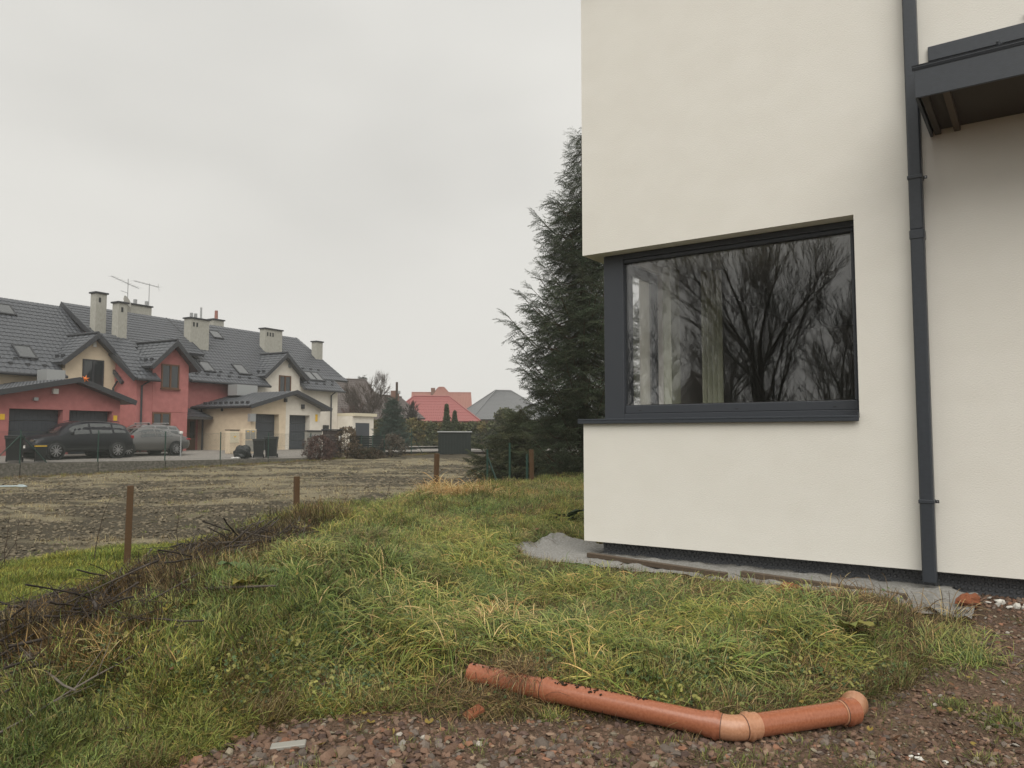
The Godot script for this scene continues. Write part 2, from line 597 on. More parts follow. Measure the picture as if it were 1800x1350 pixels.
func ground_tint(x: float, d: float, bk: float, gv: float) -> Color:
	var soil := Color(0.062, 0.052, 0.026)
	var brick := Color(0.19, 0.13, 0.092)
	var field := Color(0.125, 0.108, 0.076).lerp(Color(0.38, 0.335, 0.225), straw(x, d))
	var k := 0.5 + 0.5 * nz2.get_noise_2d(x * 3.0, d * 3.0)
	field = field * lerpf(0.75, 1.2, k)
	var green := Color(0.075, 0.088, 0.022)
	var out := field.lerp(green, lawny(x, d))
	out = out.lerp(soil * lerpf(0.8, 1.3, k), smoothstep(0.15, 0.6, bk))
	if d > 52.0: out = out.lerp(Color(0.085, 0.09, 0.04), smoothstep(52.0, 56.0, d))
	out = out.lerp(brick * lerpf(0.75, 1.25, k), gv)
	out.a = 1.0
	return out

# ---------- the cream house ----------
func make_house() -> void:
	var h := thing("modern_house", "cream rendered modern house with dark corner window", "house", HA, atan2(-HU.z, HU.x))
	var L := 8.5
	var D := 8.0
	var b := MB.new()
	box(b, Vector3(0, 0.48, -0.3), Vector3(L, 1.70, 0))
	box(b, Vector3(2.65, 1.70, -0.3), Vector3(L, 3.435, 0))
	box(b, Vector3(0, 3.435, -0.3), Vector3(3.95, 6.4, 0))
	box(b, Vector3(3.95, 3.435, -0.3), Vector3(5.6, 4.80, 0))
	box(b, Vector3(3.95, 6.2, -0.3), Vector3(5.6, 6.4, 0))
	box(b, Vector3(5.6, 3.435, -0.3), Vector3(L, 6.4, 0))
	box(b, Vector3(0, 0.48, -D), Vector3(0.3, 1.70, -0.3))
	box(b, Vector3(0, 3.435, -D), Vector3(0.3, 6.4, -0.3))
	box(b, Vector3(0, 1.70, -D), Vector3(0.3, 3.435, -1.36))
	box(b, Vector3(0.3, 0.48, -D), Vector3(L, 6.4, -D + 0.3))
	box(b, Vector3(L - 0.3, 0.48, -D + 0.3), Vector3(L, 6.4, -0.3))
	part(b.mesh(), "wall", M.cream_render, h)
	part(boxm(Vector3(-0.08, 6.4, -D - 0.08), Vector3(L + 0.08, 6.55, 0.08)), "roof", M.anthracite, h)
	# room behind the glass
	part(boxm(Vector3(0.302, 0.75, -D + 0.3), Vector3(L - 0.3, 0.95, -0.302)), "floor", M.room, h)
	part(boxm(Vector3(0.302, 3.52, -D + 0.3), Vector3(L - 0.3, 3.72, -0.302)), "ceiling", M.room, h)
	part(boxm(Vector3(5.6, 0.95, -D + 0.3), Vector3(5.75, 3.52, -0.302)), "partition", M.room, h)
	part(boxm(Vector3(0.304, 0.95, -7.69), Vector3(0.33, 3.52, -1.62)), "inner_lining", M.room, h)
	part(boxm(Vector3(0.302, 0.95, -1.62), Vector3(0.40, 3.52, -1.36)), "reveal", M.plaster, h)
	# plinth behind the dimpled membrane
	part(boxm(Vector3(0.15, -0.3, -D + 0.15), Vector3(L - 0.15, 0.482, -0.14)), "plinth", M.membrane, h)
	b = MB.new()
	for face in 2:
		for r in 7:
			for i in 100:
				var x := 0.17 + i * 0.046 + (0.023 if r % 2 else 0.0)
				var y := 0.20 + r * 0.039
				var c := Vector3(x, y, -0.139)
				var ex := Vector3(1, 0, 0)
				var ez := Vector3(0, 0, 1)
				if face == 1:
					if i > 40: break
					c = Vector3(0.149, y, -x)
					ex = Vector3(0, 0, 1)
					ez = Vector3(-1, 0, 0)
				var p := []
				for k in 6:
					var a := TAU * k / 6.0
					p.append([c + ex * cos(a) * 0.0175 + Vector3.UP * sin(a) * 0.0175, c + ez * 0.016 + ex * cos(a) * 0.0105 + Vector3.UP * sin(a) * 0.0105])
				for k in 6:
					var l := (k + 1) % 6
					b.quad(p[k][0], p[l][0], p[l][1], p[k][1])
					b.tri(c + ez * 0.016, p[k][1], p[l][1])
	var dim := part(b.mesh(), "dimple", M.membrane, h)
	dim.set_meta("kind", "stuff")
	# corner window
	var w := Node3D.new()
	w.name = "corner_window"
	h.add_child(w)
	var F: Material = M.anthracite_foil
	part(boxm(Vector3(0.165, 1.722, -0.39), Vector3(0.388, 3.433, -0.16), 0.004), "corner_post", F, w)
	part(boxm(Vector3(0.388, 1.722, -0.24), Vector3(2.648, 1.775, -0.162), 0.004), "frame", F, w)
	part(boxm(Vector3(0.388, 3.375, -0.24), Vector3(2.648, 3.433, -0.162), 0.004), "frame", F, w)
	part(boxm(Vector3(2.612, 1.775, -0.24), Vector3(2.648, 3.375, -0.162), 0.004), "frame", F, w)
	# inner sash, slightly back
	part(boxm(Vector3(0.388, 1.775, -0.238), Vector3(2.612, 1.858, -0.175), 0.006), "sash", F, w)
	part(boxm(Vector3(0.388, 3.335, -0.238), Vector3(2.612, 3.375, -0.175), 0.006), "sash", F, w)
	part(boxm(Vector3(2.585, 1.858, -0.238), Vector3(2.612, 3.335, -0.175), 0.006), "sash", F, w)
	for x in [0.56, 1.55, 2.42]:
		part(boxm(Vector3(x - 0.014, 1.80, -0.1752), Vector3(x + 0.014, 1.807, -0.1735)), "drain_slot", M.rubber, w)
	part(boxm(Vector3(0.388, 1.858, -0.2), Vector3(2.585, 1.864, -0.188)), "gasket", M.rubber, w)
	part(boxm(Vector3(0.388, 3.329, -0.2), Vector3(2.585, 3.335, -0.188)), "gasket", M.rubber, w)
	for z in [-0.206, -0.228]:
		part(boxm(Vector3(0.389, 1.857, z - 0.002), Vector3(2.586, 3.336, z + 0.002)), "pane", M.glass, w)
	# the return pane on the other face
	part(boxm(Vector3(0.165, 1.722, -1.358), Vector3(0.24, 1.85, -0.39), 0.004), "frame", F, w)
	part(boxm(Vector3(0.165, 3.335, -1.358), Vector3(0.24, 3.433, -0.39), 0.004), "frame", F, w)
	part(boxm(Vector3(0.165, 1.85, -1.358), Vector3(0.24, 3.335, -1.28), 0.004), "frame", F, w)
	for x in [0.19, 0.212]:
		part(boxm(Vector3(x - 0.002, 1.849, -1.281), Vector3(x + 0.002, 3.336, -0.389)), "pane", M.glass, w)
	# metal sill round the corner
	b = MB.new()
	bevel(b, Vector3(-0.045, 1.703, -0.17), Vector3(2.652, 1.721, 0.045), 0.003)
	bevel(b, Vector3(-0.045, 1.672, 0.030), Vector3(2.652, 1.7025, 0.045), 0.003)
	bevel(b, Vector3(2.640, 1.7215, -0.158), Vector3(2.652, 1.745, 0.045), 0.002)
	bevel(b, Vector3(-0.045, 1.703, -1.37), Vector3(0.17, 1.721, -0.1705), 0.003)
	bevel(b, Vector3(-0.045, 1.672, -1.37), Vector3(-0.030, 1.7025, 0.0295), 0.003)
	part(b.mesh(), "sill", M.anthracite, w)
	# things seen through it
	b = MB.new()
	for i in 24:
		var x0 := 0.62 + i * 0.011
		var x1 := x0 + 0.011
		var z0 := -1.75 + 0.035 * sin(i * 1.1)
		var z1 := -1.75 + 0.035 * sin((i + 1) * 1.1)
		b.quad(Vector3(x0, 0.96, z0), Vector3(x1, 0.96, z1), Vector3(x1, 3.5, z1), Vector3(x0, 3.5, z0))
	part(b.smooth(), "curtain", M.curtain, h)
	# square rainwater pipe
	var dp := Node3D.new()
	dp.name = "drainpipe"
	h.add_child(dp)
	part(boxm(Vector3(3.09, 3.20, 0.025), Vector3(3.19, 6.39, 0.125), 0.012), "pipe_length", M.anthracite, dp)
	part(boxm(Vector3(3.09, 0.40, 0.025), Vector3(3.19, 3.196, 0.125), 0.012), "pipe_length", M.anthracite, dp)
	part(boxm(Vector3(3.085, 3.12, 0.020), Vector3(3.195, 3.21, 0.130), 0.012), "socket", M.anthracite, dp)
	for y in [1.034, 3.634, 5.9]:
		b = MB.new()
		bevel(b, Vector3(3.084, y - 0.015, 0.018), Vector3(3.196, y + 0.015, 0.131), 0.004)
		box(b, Vector3(3.197, y - 0.012, 0.060), Vector3(3.222, y + 0.012, 0.066))
		box(b, Vector3(3.12, y - 0.01, 0.0005), Vector3(3.16, y + 0.01, 0.018))
		part(b.mesh(), "bracket", M.anthracite, dp)
		part(tubem([Vector3(3.211, y, 0.052), Vector3(3.211, y, 0.075)], [0.006, 0.006], 6), "bolt", M.steel, dp)
	# canopy
	var cn := Node3D.new()
	cn.name = "canopy"
	h.add_child(cn)
	var X1 := 6.2
	part(boxm(Vector3(3.25, 3.975, 0.865), Vector3(X1, 4.195, 0.885), 0.003), "fascia", M.anthracite, cn)
	for xx in [3.25, X1 - 0.02]:
		b = MB.new()
		var q := [Vector3(xx, 3.975, 0.002), Vector3(xx, 3.975, 0.8645), Vector3(xx, 4.195, 0.8645), Vector3(xx, 4.56, 0.002)]
		var r := []
		for p in q: r.append(p + Vector3(0.02, 0, 0))
		b.quad(q[0], q[1], q[2], q[3])
		b.quad(r[3], r[2], r[1], r[0])
		for k in 4: b.quad(q[k], r[k], r[(k + 1) % 4], q[(k + 1) % 4])
		part(b.mesh(), "side_cheek", M.anthracite, cn)
	# sloping sheet with standing seams
	b = MB.new()
	var sl := Transform3D(Basis(Vector3.RIGHT, atan2(0.37, 0.89)), Vector3(0, 4.205, 0.895))
	box(b, Vector3(3.235, -0.004, -0.965), Vector3(X1 + 0.015, 0.008, 0.0), sl)
	bevel(b, Vector3(3.235, -0.03, -0.006), Vector3(X1 + 0.015, -0.0045, 0.004), 0.002, sl)
	part(b.mesh(), "roof_sheet", M.anthracite, cn)
	for x in [3.76, 4.29, 4.82, 5.35, 5.88]:
		part(boxm(Vector3(x - 0.008, 0.0085, -0.93), Vector3(x + 0.008, 0.036, -0.01), 0.003), "seam", M.anthracite, cn, sl)
	part(boxm(Vector3(3.256, 4.60, 0.0005), Vector3(X1, 4.72, 0.03), 0.003), "flashing", M.anthracite, cn)
	part(boxm(Vector3(3.275, 4.02, 0.01), Vector3(X1 - 0.025, 4.035, 0.864)), "soffit_board", M.osb, cn)
	for x in [3.285, 3.42, 4.05, 4.7, 5.4]:
		part(boxm(Vector3(x, 3.976, 0.02), Vector3(x + 0.045, 4.0195, 0.864), 0.003), "batten", M.weathered_wood if x > 3.4 else M.osb, cn)
	part(boxm(Vector3(3.47, 3.985, 0.815), Vector3(X1 - 0.03, 4.0195, 0.863), 0.003), "batten", M.osb, cn)
	# upper window at the picture's edge
	var uw := Node3D.new()
	uw.name = "upper_window"
	h.add_child(uw)
	part(boxm(Vector3(3.952, 4.802, -0.2), Vector3(4.03, 6.198, -0.12), 0.004), "frame", F, uw)
	part(boxm(Vector3(5.52, 4.802, -0.2), Vector3(5.598, 6.198, -0.12), 0.004), "frame", F, uw)
	part(boxm(Vector3(4.03, 4.802, -0.2), Vector3(5.52, 4.90, -0.12), 0.004), "frame", F, uw)
	part(boxm(Vector3(4.03, 6.11, -0.2), Vector3(5.52, 6.198, -0.12), 0.004), "frame", F, uw)
	part(boxm(Vector3(4.03, 4.90, -0.17), Vector3(5.52, 6.11, -0.165)), "pane", M.glass, uw)
	part(boxm(Vector3(3.92, 4.775, -0.119), Vector3(5.63, 4.803, 0.035), 0.003), "sill", M.anthracite, uw)

func H_at(s: float, q: float, lift := 0.0) -> Vector3:
	var p := HA + HU * s + HN * q
	return Vector3(p.x, H(p.x, p.z) + lift, p.z)

# ---------- the row of houses ----------
# s runs along the row, t back from the garage fronts, heights are in the world
const RO := Vector3(-16.6, 0.0, -49.0)
const RU := Vector3(0.4852, 0.0, -0.8744)
const RB := Vector3(-0.8744, 0.0, -0.4852)
const YARD := 0.62
var s0 := 0.0   # origin of the house in hand, along the row

func row_at(s: float, t: float, h: float) -> Vector3:
	return RO + RU * s + RB * t + Vector3(0, h, 0)

func yard_h(p: Vector3) -> float:
	var t := (p - RO).dot(RB)
	return YARD + minf(0.0, t) * 0.053

func rv(s: float, h: float, t: float) -> Vector3:
	return Vector3(s - s0, h - YARD, -t)

func rbox(s1: float, s2: float, h1: float, h2: float, t1: float, t2: float) -> ArrayMesh:
	var b := MB.new()
	box(b, rv(s1, h1, t2), rv(s2, h2, t1))
	return b.mesh()

func tiled(b: MB, el: Vector3, er: Vector3, rr: Vector3, rl: Vector3, course := 0.36) -> void:
	# a tiled slope from its eave (left, right) up to its ridge (right, left): wavy stepped courses on a slab
	var nrm := (er - el).cross(rl - el).normalized()
	var long := maxf((rl - el).length(), (rr - er).length())
	var n := maxi(1, int(round(long / course)))
	var wide := (er - el).length()
	var m := maxi(2, int(wide / 0.075))
	var step := 0.038
	for j in n:
		var a := float(j) / n
		var c := float(j + 1) / n
		var la := el.lerp(rl, a)
		var ra := er.lerp(rr, a)
		var lc := el.lerp(rl, c)
		var rc := er.lerp(rr, c)
		var pa: Vector3
		var pc: Vector3
		var pr: Vector3
		for i in m + 1:
			var u := float(i) / m
			var wave := 0.016 * sin(TAU * u * wide / 0.3)
			var qa := la.lerp(ra, u) + nrm * (step + wave)
			var qc := lc.lerp(rc, u) + nrm * (0.012 + wave)
			var qr := la.lerp(ra, u) + nrm * (-0.01 + wave)
			if i > 0:
				b.quad(pa, qa, qc, pc)
				b.quad(pr, qr, qa, pa)
			pa = qa
			pc = qc
			pr = qr
	# underside and edges
	var k := nrm * -0.16
	b.quad(el + k, rl + k, rr + k, er + k)
	b.quad(el + k, el + nrm * 0.01, rl + nrm * 0.01, rl + k)
	b.quad(er + nrm * 0.01, er + k, rr + k, rr + nrm * 0.01)
	b.quad(el + nrm * 0.01, el + k, er + k, er + nrm * 0.01)

func slope(parent: Node3D, called: String, s1: float, s2: float, t1: float, h1: float, t2: float, h2: float, s3 := INF, s4 := INF) -> MeshInstance3D:
	if s3 == INF: s3 = s1
	if s4 == INF: s4 = s2
	var b := MB.new()
	tiled(b, rv(s1, h1, t1), rv(s2, h1, t1), rv(s4, h2, t2), rv(s3, h2, t2))
	return part(b.mesh(), called, M.roof_tile, parent)

func board(parent: Node3D, called: String, a: Vector3, c: Vector3, high: float, thick: float, material: Material) -> void:
	# a straight board between two points, upright
	var d := c - a
	var x := d.normalized()
	var side := x.cross(Vector3.UP).normalized()
	var up := side.cross(x).normalized()
	var b := MB.new()
	bevel(b, Vector3(0, -high, -thick / 2), Vector3(d.length(), 0, thick / 2), 0.01, Transform3D(Basis(x, up, side), a))
	part(b.mesh(), called, material, parent)

func window(parent: Node3D, s1: float, s2: float, h1: float, h2: float, t: float, frame: Material, bars := 1, called := "window") -> void:
	var w := Node3D.new()
	w.name = called
	parent.add_child(w, true)
	var b := MB.new()
	var f := 0.09
	box(b, rv(s1, h1, t + 0.06), rv(s2, h1 + f, t - 0.03))
	box(b, rv(s1, h2 - f, t + 0.06), rv(s2, h2, t - 0.03))
	box(b, rv(s1, h1 + f, t + 0.06), rv(s1 + f, h2 - f, t - 0.03))
	box(b, rv(s2 - f, h1 + f, t + 0.06), rv(s2, h2 - f, t - 0.03))
	part(b.mesh(), "frame", frame, w)
	for i in bars:
		var x := lerpf(s1, s2, (i + 1.0) / (bars + 1.0))
		part(rbox(x - 0.06, x + 0.06, h1 + f, h2 - f, t - 0.032, t + 0.055), "mullion", frame, w)
	for i in bars + 1:
		var x0 := lerpf(s1 + f, s2 - f, i / (bars + 1.0))
		var x1 := lerpf(s1 + f, s2 - f, (i + 1.0) / (bars + 1.0))
		part(rbox(x0, x1, h1 + f, h2 - f, t - 0.004, t + 0.02), "pane", M.dark_glass, w)
	part(rbox(s1 - 0.06, s2 + 0.06, h1 - 0.06, h1 - 0.002, t - 0.12, t - 0.001), "sill", frame, w)

func skylight(parent: Node3D, s1: float, s2: float, ta: float, tb: float, t1: float, h1: float, t2: float, h2: float) -> void:
	# a roof window lying on the slope that runs from (t1, h1) to (t2, h2)
	var f := func(t: float) -> float: return h1 + (h2 - h1) * (t - t1) / (t2 - t1)
	var ex := Vector3.RIGHT
	var o := rv(s1, f.call(ta), ta)
	var up := rv(s1, f.call(tb), tb) - o
	var ln := up.length()
	var ey := up.normalized()
	var x := Transform3D(Basis(ex, ey, ex.cross(ey)), o)
	var w := s2 - s1
	var sk := Node3D.new()
	sk.name = "skylight"
	parent.add_child(sk, true)
	var b := MB.new()
	box(b, Vector3(-0.08, -0.1, -0.02), Vector3(0.0, ln + 0.08, 0.12), x)
	box(b, Vector3(w, -0.1, -0.02), Vector3(w + 0.08, ln + 0.08, 0.12), x)
	box(b, Vector3(0, -0.1, -0.02), Vector3(w, 0.0, 0.12), x)
	box(b, Vector3(0, ln, -0.02), Vector3(w, ln + 0.08, 0.12), x)
	part(b.mesh(), "frame", M.roof_trim, sk)
	b = MB.new()
	box(b, Vector3(0.001, 0.001, 0.0), Vector3(w - 0.001, ln - 0.001, 0.1), x)
	part(b.mesh(), "pane", M.sky_glass, sk)

func chimney(parent: Node3D, s1: float, s2: float, t1: float, t2: float, h1: float, h2: float, vents := 0) -> void:
	var c := Node3D.new()
	c.name = "chimney"
	parent.add_child(c, true)
	part(rbox(s1, s2, h1, h2, t1, t2), "stack", M.chimney_render, c)
	var b := MB.new()
	bevel(b, rv(s1 - 0.09, h2 + 0.001, t2 + 0.09), rv(s2 + 0.09, h2 + 0.10, t1 - 0.09), 0.015)
	part(b.mesh(), "cap", M.roof_trim, c)
	for i in vents:
		var x := s1 + 0.18 + i * 0.28
		part(rbox(x, x + 0.14, h2 - 0.55, h2 - 0.25, t1 - 0.012, t1 - 0.001), "vent", M.black_plastic, c)
		b = MB.new()
	b = MB.new()
	box(b, rv(s1 - 0.1, h1 - 0.2, t1 - 0.002), rv(s2 + 0.1, h1 + 0.08, t1 - 0.06))
	part(b.mesh(), "flashing", M.roof_trim, c)

func gutter(parent: Node3D, s1: float, s2: float, t: float, h: float) -> void:
	part(tubem([rv(s1, h, t), rv(s2, h, t)], [0.085, 0.085], 8), "gutter", M.roof_trim, parent)

func downpipe(parent: Node3D, pts: Array) -> void:
	var r := []
	for p in pts: r.append(0.06)
	part(tubem(pts, r, 8), "downpipe", M.roof_trim, parent)

func guards(parent: Node3D, s1: float, s2: float, rows: Array, t1: float, h1: float, t2: float, h2: float, seed_ := 1) -> void:
	# snow hooks, a staggered row or two above the eave
	var r := RandomNumberGenerator.new()
	r.seed = seed_
	var b := MB.new()
	for k in rows.size():
		var t: float = rows[k]
		var h := h1 + (h2 - h1) * (t - t1) / (t2 - t1)
		var x := s1 + 0.4 + 0.45 * k
		while x < s2 - 0.3:
			box(b, rv(x, h + 0.03, t + 0.1), rv(x + 0.22, h + 0.17, t))
			x += 0.9
	var o := part(b.mesh(), "snow_guard", M.roof_trim, parent)
	o.set_meta("kind", "stuff")

func dormer(parent: Node3D, s1: float, s2: float, tf: float, he: float, hp: float, t1: float, h1: float, t2: float, h2: float, wall: Material, foot_h: float, over := 0.45) -> void:
	# a wall dormer: front wall flush at tf from foot_h up to its own little gable, its roof running back into the main slope
	var dm := Node3D.new()
	dm.name = "dormer"
	parent.add_child(dm, true)
	var sm := (s1 + s2) / 2
	var tt := func(h: float) -> float: return t1 + (h - h1) / (h2 - h1) * (t2 - t1)
	var b := MB.new()
	var te: float = tt.call(he) + 0.3
	var tp: float = tt.call(hp) + 0.5
	b.quad(rv(s1, foot_h, tf), rv(s2, foot_h, tf), rv(s2, he, tf), rv(s1, he, tf))
	b.tri(rv(s1, he, tf), rv(s2, he, tf), rv(sm, hp - 0.08, tf))
	b.quad(rv(s1, foot_h, te), rv(s1, foot_h, tf), rv(s1, he, tf), rv(s1, he, te))
	b.quad(rv(s2, foot_h, tf), rv(s2, foot_h, te), rv(s2, he, te), rv(s2, he, tf))
	b.quad(rv(s2, foot_h, te), rv(s1, foot_h, te), rv(s1, he, te), rv(s2, he, te))
	b.tri(rv(s2, he, te), rv(s1, he, te), rv(sm, hp - 0.08, te))
	part(b.mesh(), "wall", wall, dm)
	# two little slopes; each falls from the ridge line to its own eave
	var fall := (hp - he) / (sm - s1)
	var o := 0.5
	b = MB.new()
	var tf2 := tf - over
	tiled(b, rv(s1 - o, he - o * fall, te + 0.2), rv(s1 - o, he - o * fall, tf2), rv(sm, hp, tf2), rv(sm, hp, tp))
	part(b.mesh(), "roof", M.roof_tile, dm)
	b = MB.new()
	tiled(b, rv(s2 + o, he - o * fall, tf2), rv(s2 + o, he - o * fall, te + 0.2), rv(sm, hp, tp), rv(sm, hp, tf2))
	part(b.mesh(), "roof", M.roof_tile, dm)
	board(dm, "bargeboard", rv(s1 - o - 0.05, he - (o + 0.05) * fall + 0.06, tf2 - 0.03), rv(sm, hp + 0.06, tf2 - 0.03), 0.28, 0.05, M.roof_trim)
	board(dm, "bargeboard", rv(sm, hp + 0.06, tf2 - 0.031), rv(s2 + o + 0.05, he - (o + 0.05) * fall + 0.06, tf2 - 0.031), 0.28, 0.05, M.roof_trim)
	part(tubem([rv(sm, hp + 0.07, tf2), rv(sm, hp + 0.07, tp)], [0.09, 0.09], 8), "ridge_cap", M.roof_trim, dm)
	b = MB.new()
	for sd in [-1.0, 1.0]:
		var x: float = sm + sd * (sm - s1 + o - 0.35)
		var hh := he - (o - 0.35) * fall
		for i in 4:
			var t: float = tf2 + 0.35 + i * 0.55
			if t < te - 0.2: box(b, rv(x - 0.06, hh, t + 0.22), rv(x + 0.06, hh + 0.2, t))
	var g := part(b.mesh(), "snow_guard", M.roof_trim, dm)
	g.set_meta("kind", "stuff")

func garage(parent: Node3D, s1: float, s2: float, sp: float, deep: float, he: float, hp: float, walls: Array, doors: Array) -> void:
	# walls: [[from, to, material]...] along the front; its gable faces the yard
	var g := parent
	var base := YARD - 0.3
	var roof_at := func(s: float) -> float: return lerpf(he, hp, (s - s1) / (sp - s1)) if s < sp else lerpf(hp, he, (s - sp) / (s2 - sp))
	for w in walls:
		var b := MB.new()
		var cuts: Array = [w[0], w[1]]
		for d in doors:
			if d[0] > w[0] and d[1] < w[1]: cuts.append_array([d[0], d[1]])
		if sp > w[0] + 0.01 and sp < w[1] - 0.01: cuts.append(sp)
		cuts.sort()
		for i in cuts.size() - 1:
			var a: float = cuts[i]
			var c: float = cuts[i + 1]
			var low := base
			for d in doors:
				if a >= d[0] - 0.001 and c <= d[1] + 0.001: low = d[3]
			b.quad(rv(a, low, 0), rv(c, low, 0), rv(c, roof_at.call(c) - 0.1, 0), rv(a, roof_at.call(a) - 0.1, 0))
			if low > base:
				b.quad(rv(a, low, 0.5), rv(c, low, 0.5), rv(c, low, 0), rv(a, low, 0))
		for d in doors:
			if d[0] > w[0] and d[1] < w[1]:
				b.quad(rv(d[0], base, 0), rv(d[0], base, 0.5), rv(d[0], d[3], 0.5), rv(d[0], d[3], 0))
				b.quad(rv(d[1], base, 0.5), rv(d[1], base, 0), rv(d[1], d[3], 0), rv(d[1], d[3], 0.5))
		if w == walls[0]:
			b.quad(rv(s1, base, deep), rv(s1, base, 0), rv(s1, he - 0.1, 0), rv(s1, he - 0.1, deep))
		if w == walls[-1]:
			b.quad(rv(s2, base, 0), rv(s2, base, deep), rv(s2, he - 0.1, deep), rv(s2, he - 0.1, 0))
		part(b.mesh(), "garage_wall", w[2], g)
	for d in doors:
		var dn := Node3D.new()
		dn.name = "garage_door"
		g.add_child(dn, true)
		var n := 4
		for k in n:
			var y0 := lerpf(d[2], d[3] + 0.02, k / float(n))
			var y1 := lerpf(d[2], d[3] + 0.02, (k + 1.0) / n) - 0.012
			var b := MB.new()
			bevel(b, rv(d[0] - 0.03, y0, 0.47), rv(d[1] + 0.03, y1, 0.42), 0.008)
			for r in 12:
				var x := lerpf(d[0], d[1], (r + 0.5) / 12.0)
				box(b, rv(x - 0.055, y0 + 0.03, 0.4195), rv(x + 0.055, y1 - 0.03, 0.412))
			part(b.mesh(), "door_section", M.garage_door, dn)
	var o := 0.5
	var f1 := (hp - he) / (sp - s1)
	var f2 := (hp - he) / (s2 - sp)
	var b := MB.new()
	tiled(b, rv(s1 - o, he - o * f1, deep), rv(s1 - o, he - o * f1, -0.55), rv(sp, hp, -0.55), rv(sp, hp, deep))
	part(b.mesh(), "garage_roof", M.roof_tile, g)
	b = MB.new()
	tiled(b, rv(s2 + o, he - o * f2, -0.55), rv(s2 + o, he - o * f2, deep), rv(sp, hp, deep), rv(sp, hp, -0.55))
	part(b.mesh(), "garage_roof", M.roof_tile, g)
	board(g, "garage_bargeboard", rv(s1 - o - 0.1, he - (o + 0.1) * f1 + 0.08, -0.59), rv(sp, hp + 0.08, -0.59), 0.27, 0.05, M.roof_trim)
	board(g, "garage_bargeboard", rv(sp, hp + 0.08, -0.591), rv(s2 + o + 0.1, he - (o + 0.1) * f2 + 0.08, -0.591), 0.27, 0.05, M.roof_trim)
	part(tubem([rv(s1 - o - 0.07, he - o * f1 - 0.05, -0.5), rv(s1 - o - 0.07, he - o * f1 - 0.05, deep)], [0.08, 0.08], 8), "garage_gutter", M.roof_trim, g)
	b = MB.new()
	for i in 9:
		var t := 0.2 + i * 0.5
		if t < deep - 0.3: box(b, rv(s1 - 0.1, he + 0.02, t + 0.2), rv(s1 + 0.02, he + 0.17, t))
	var sg := part(b.mesh(), "snow_guard", M.roof_trim, g)
	sg.set_meta("kind", "stuff")

func row_house(label: String, from: float) -> Node3D:
	s0 = from
	return thing("row_house", label, "house", row_at(from, 5.0, YARD) - RB * 5.0, atan2(-RU.z, RU.x), "row of houses beyond the field")

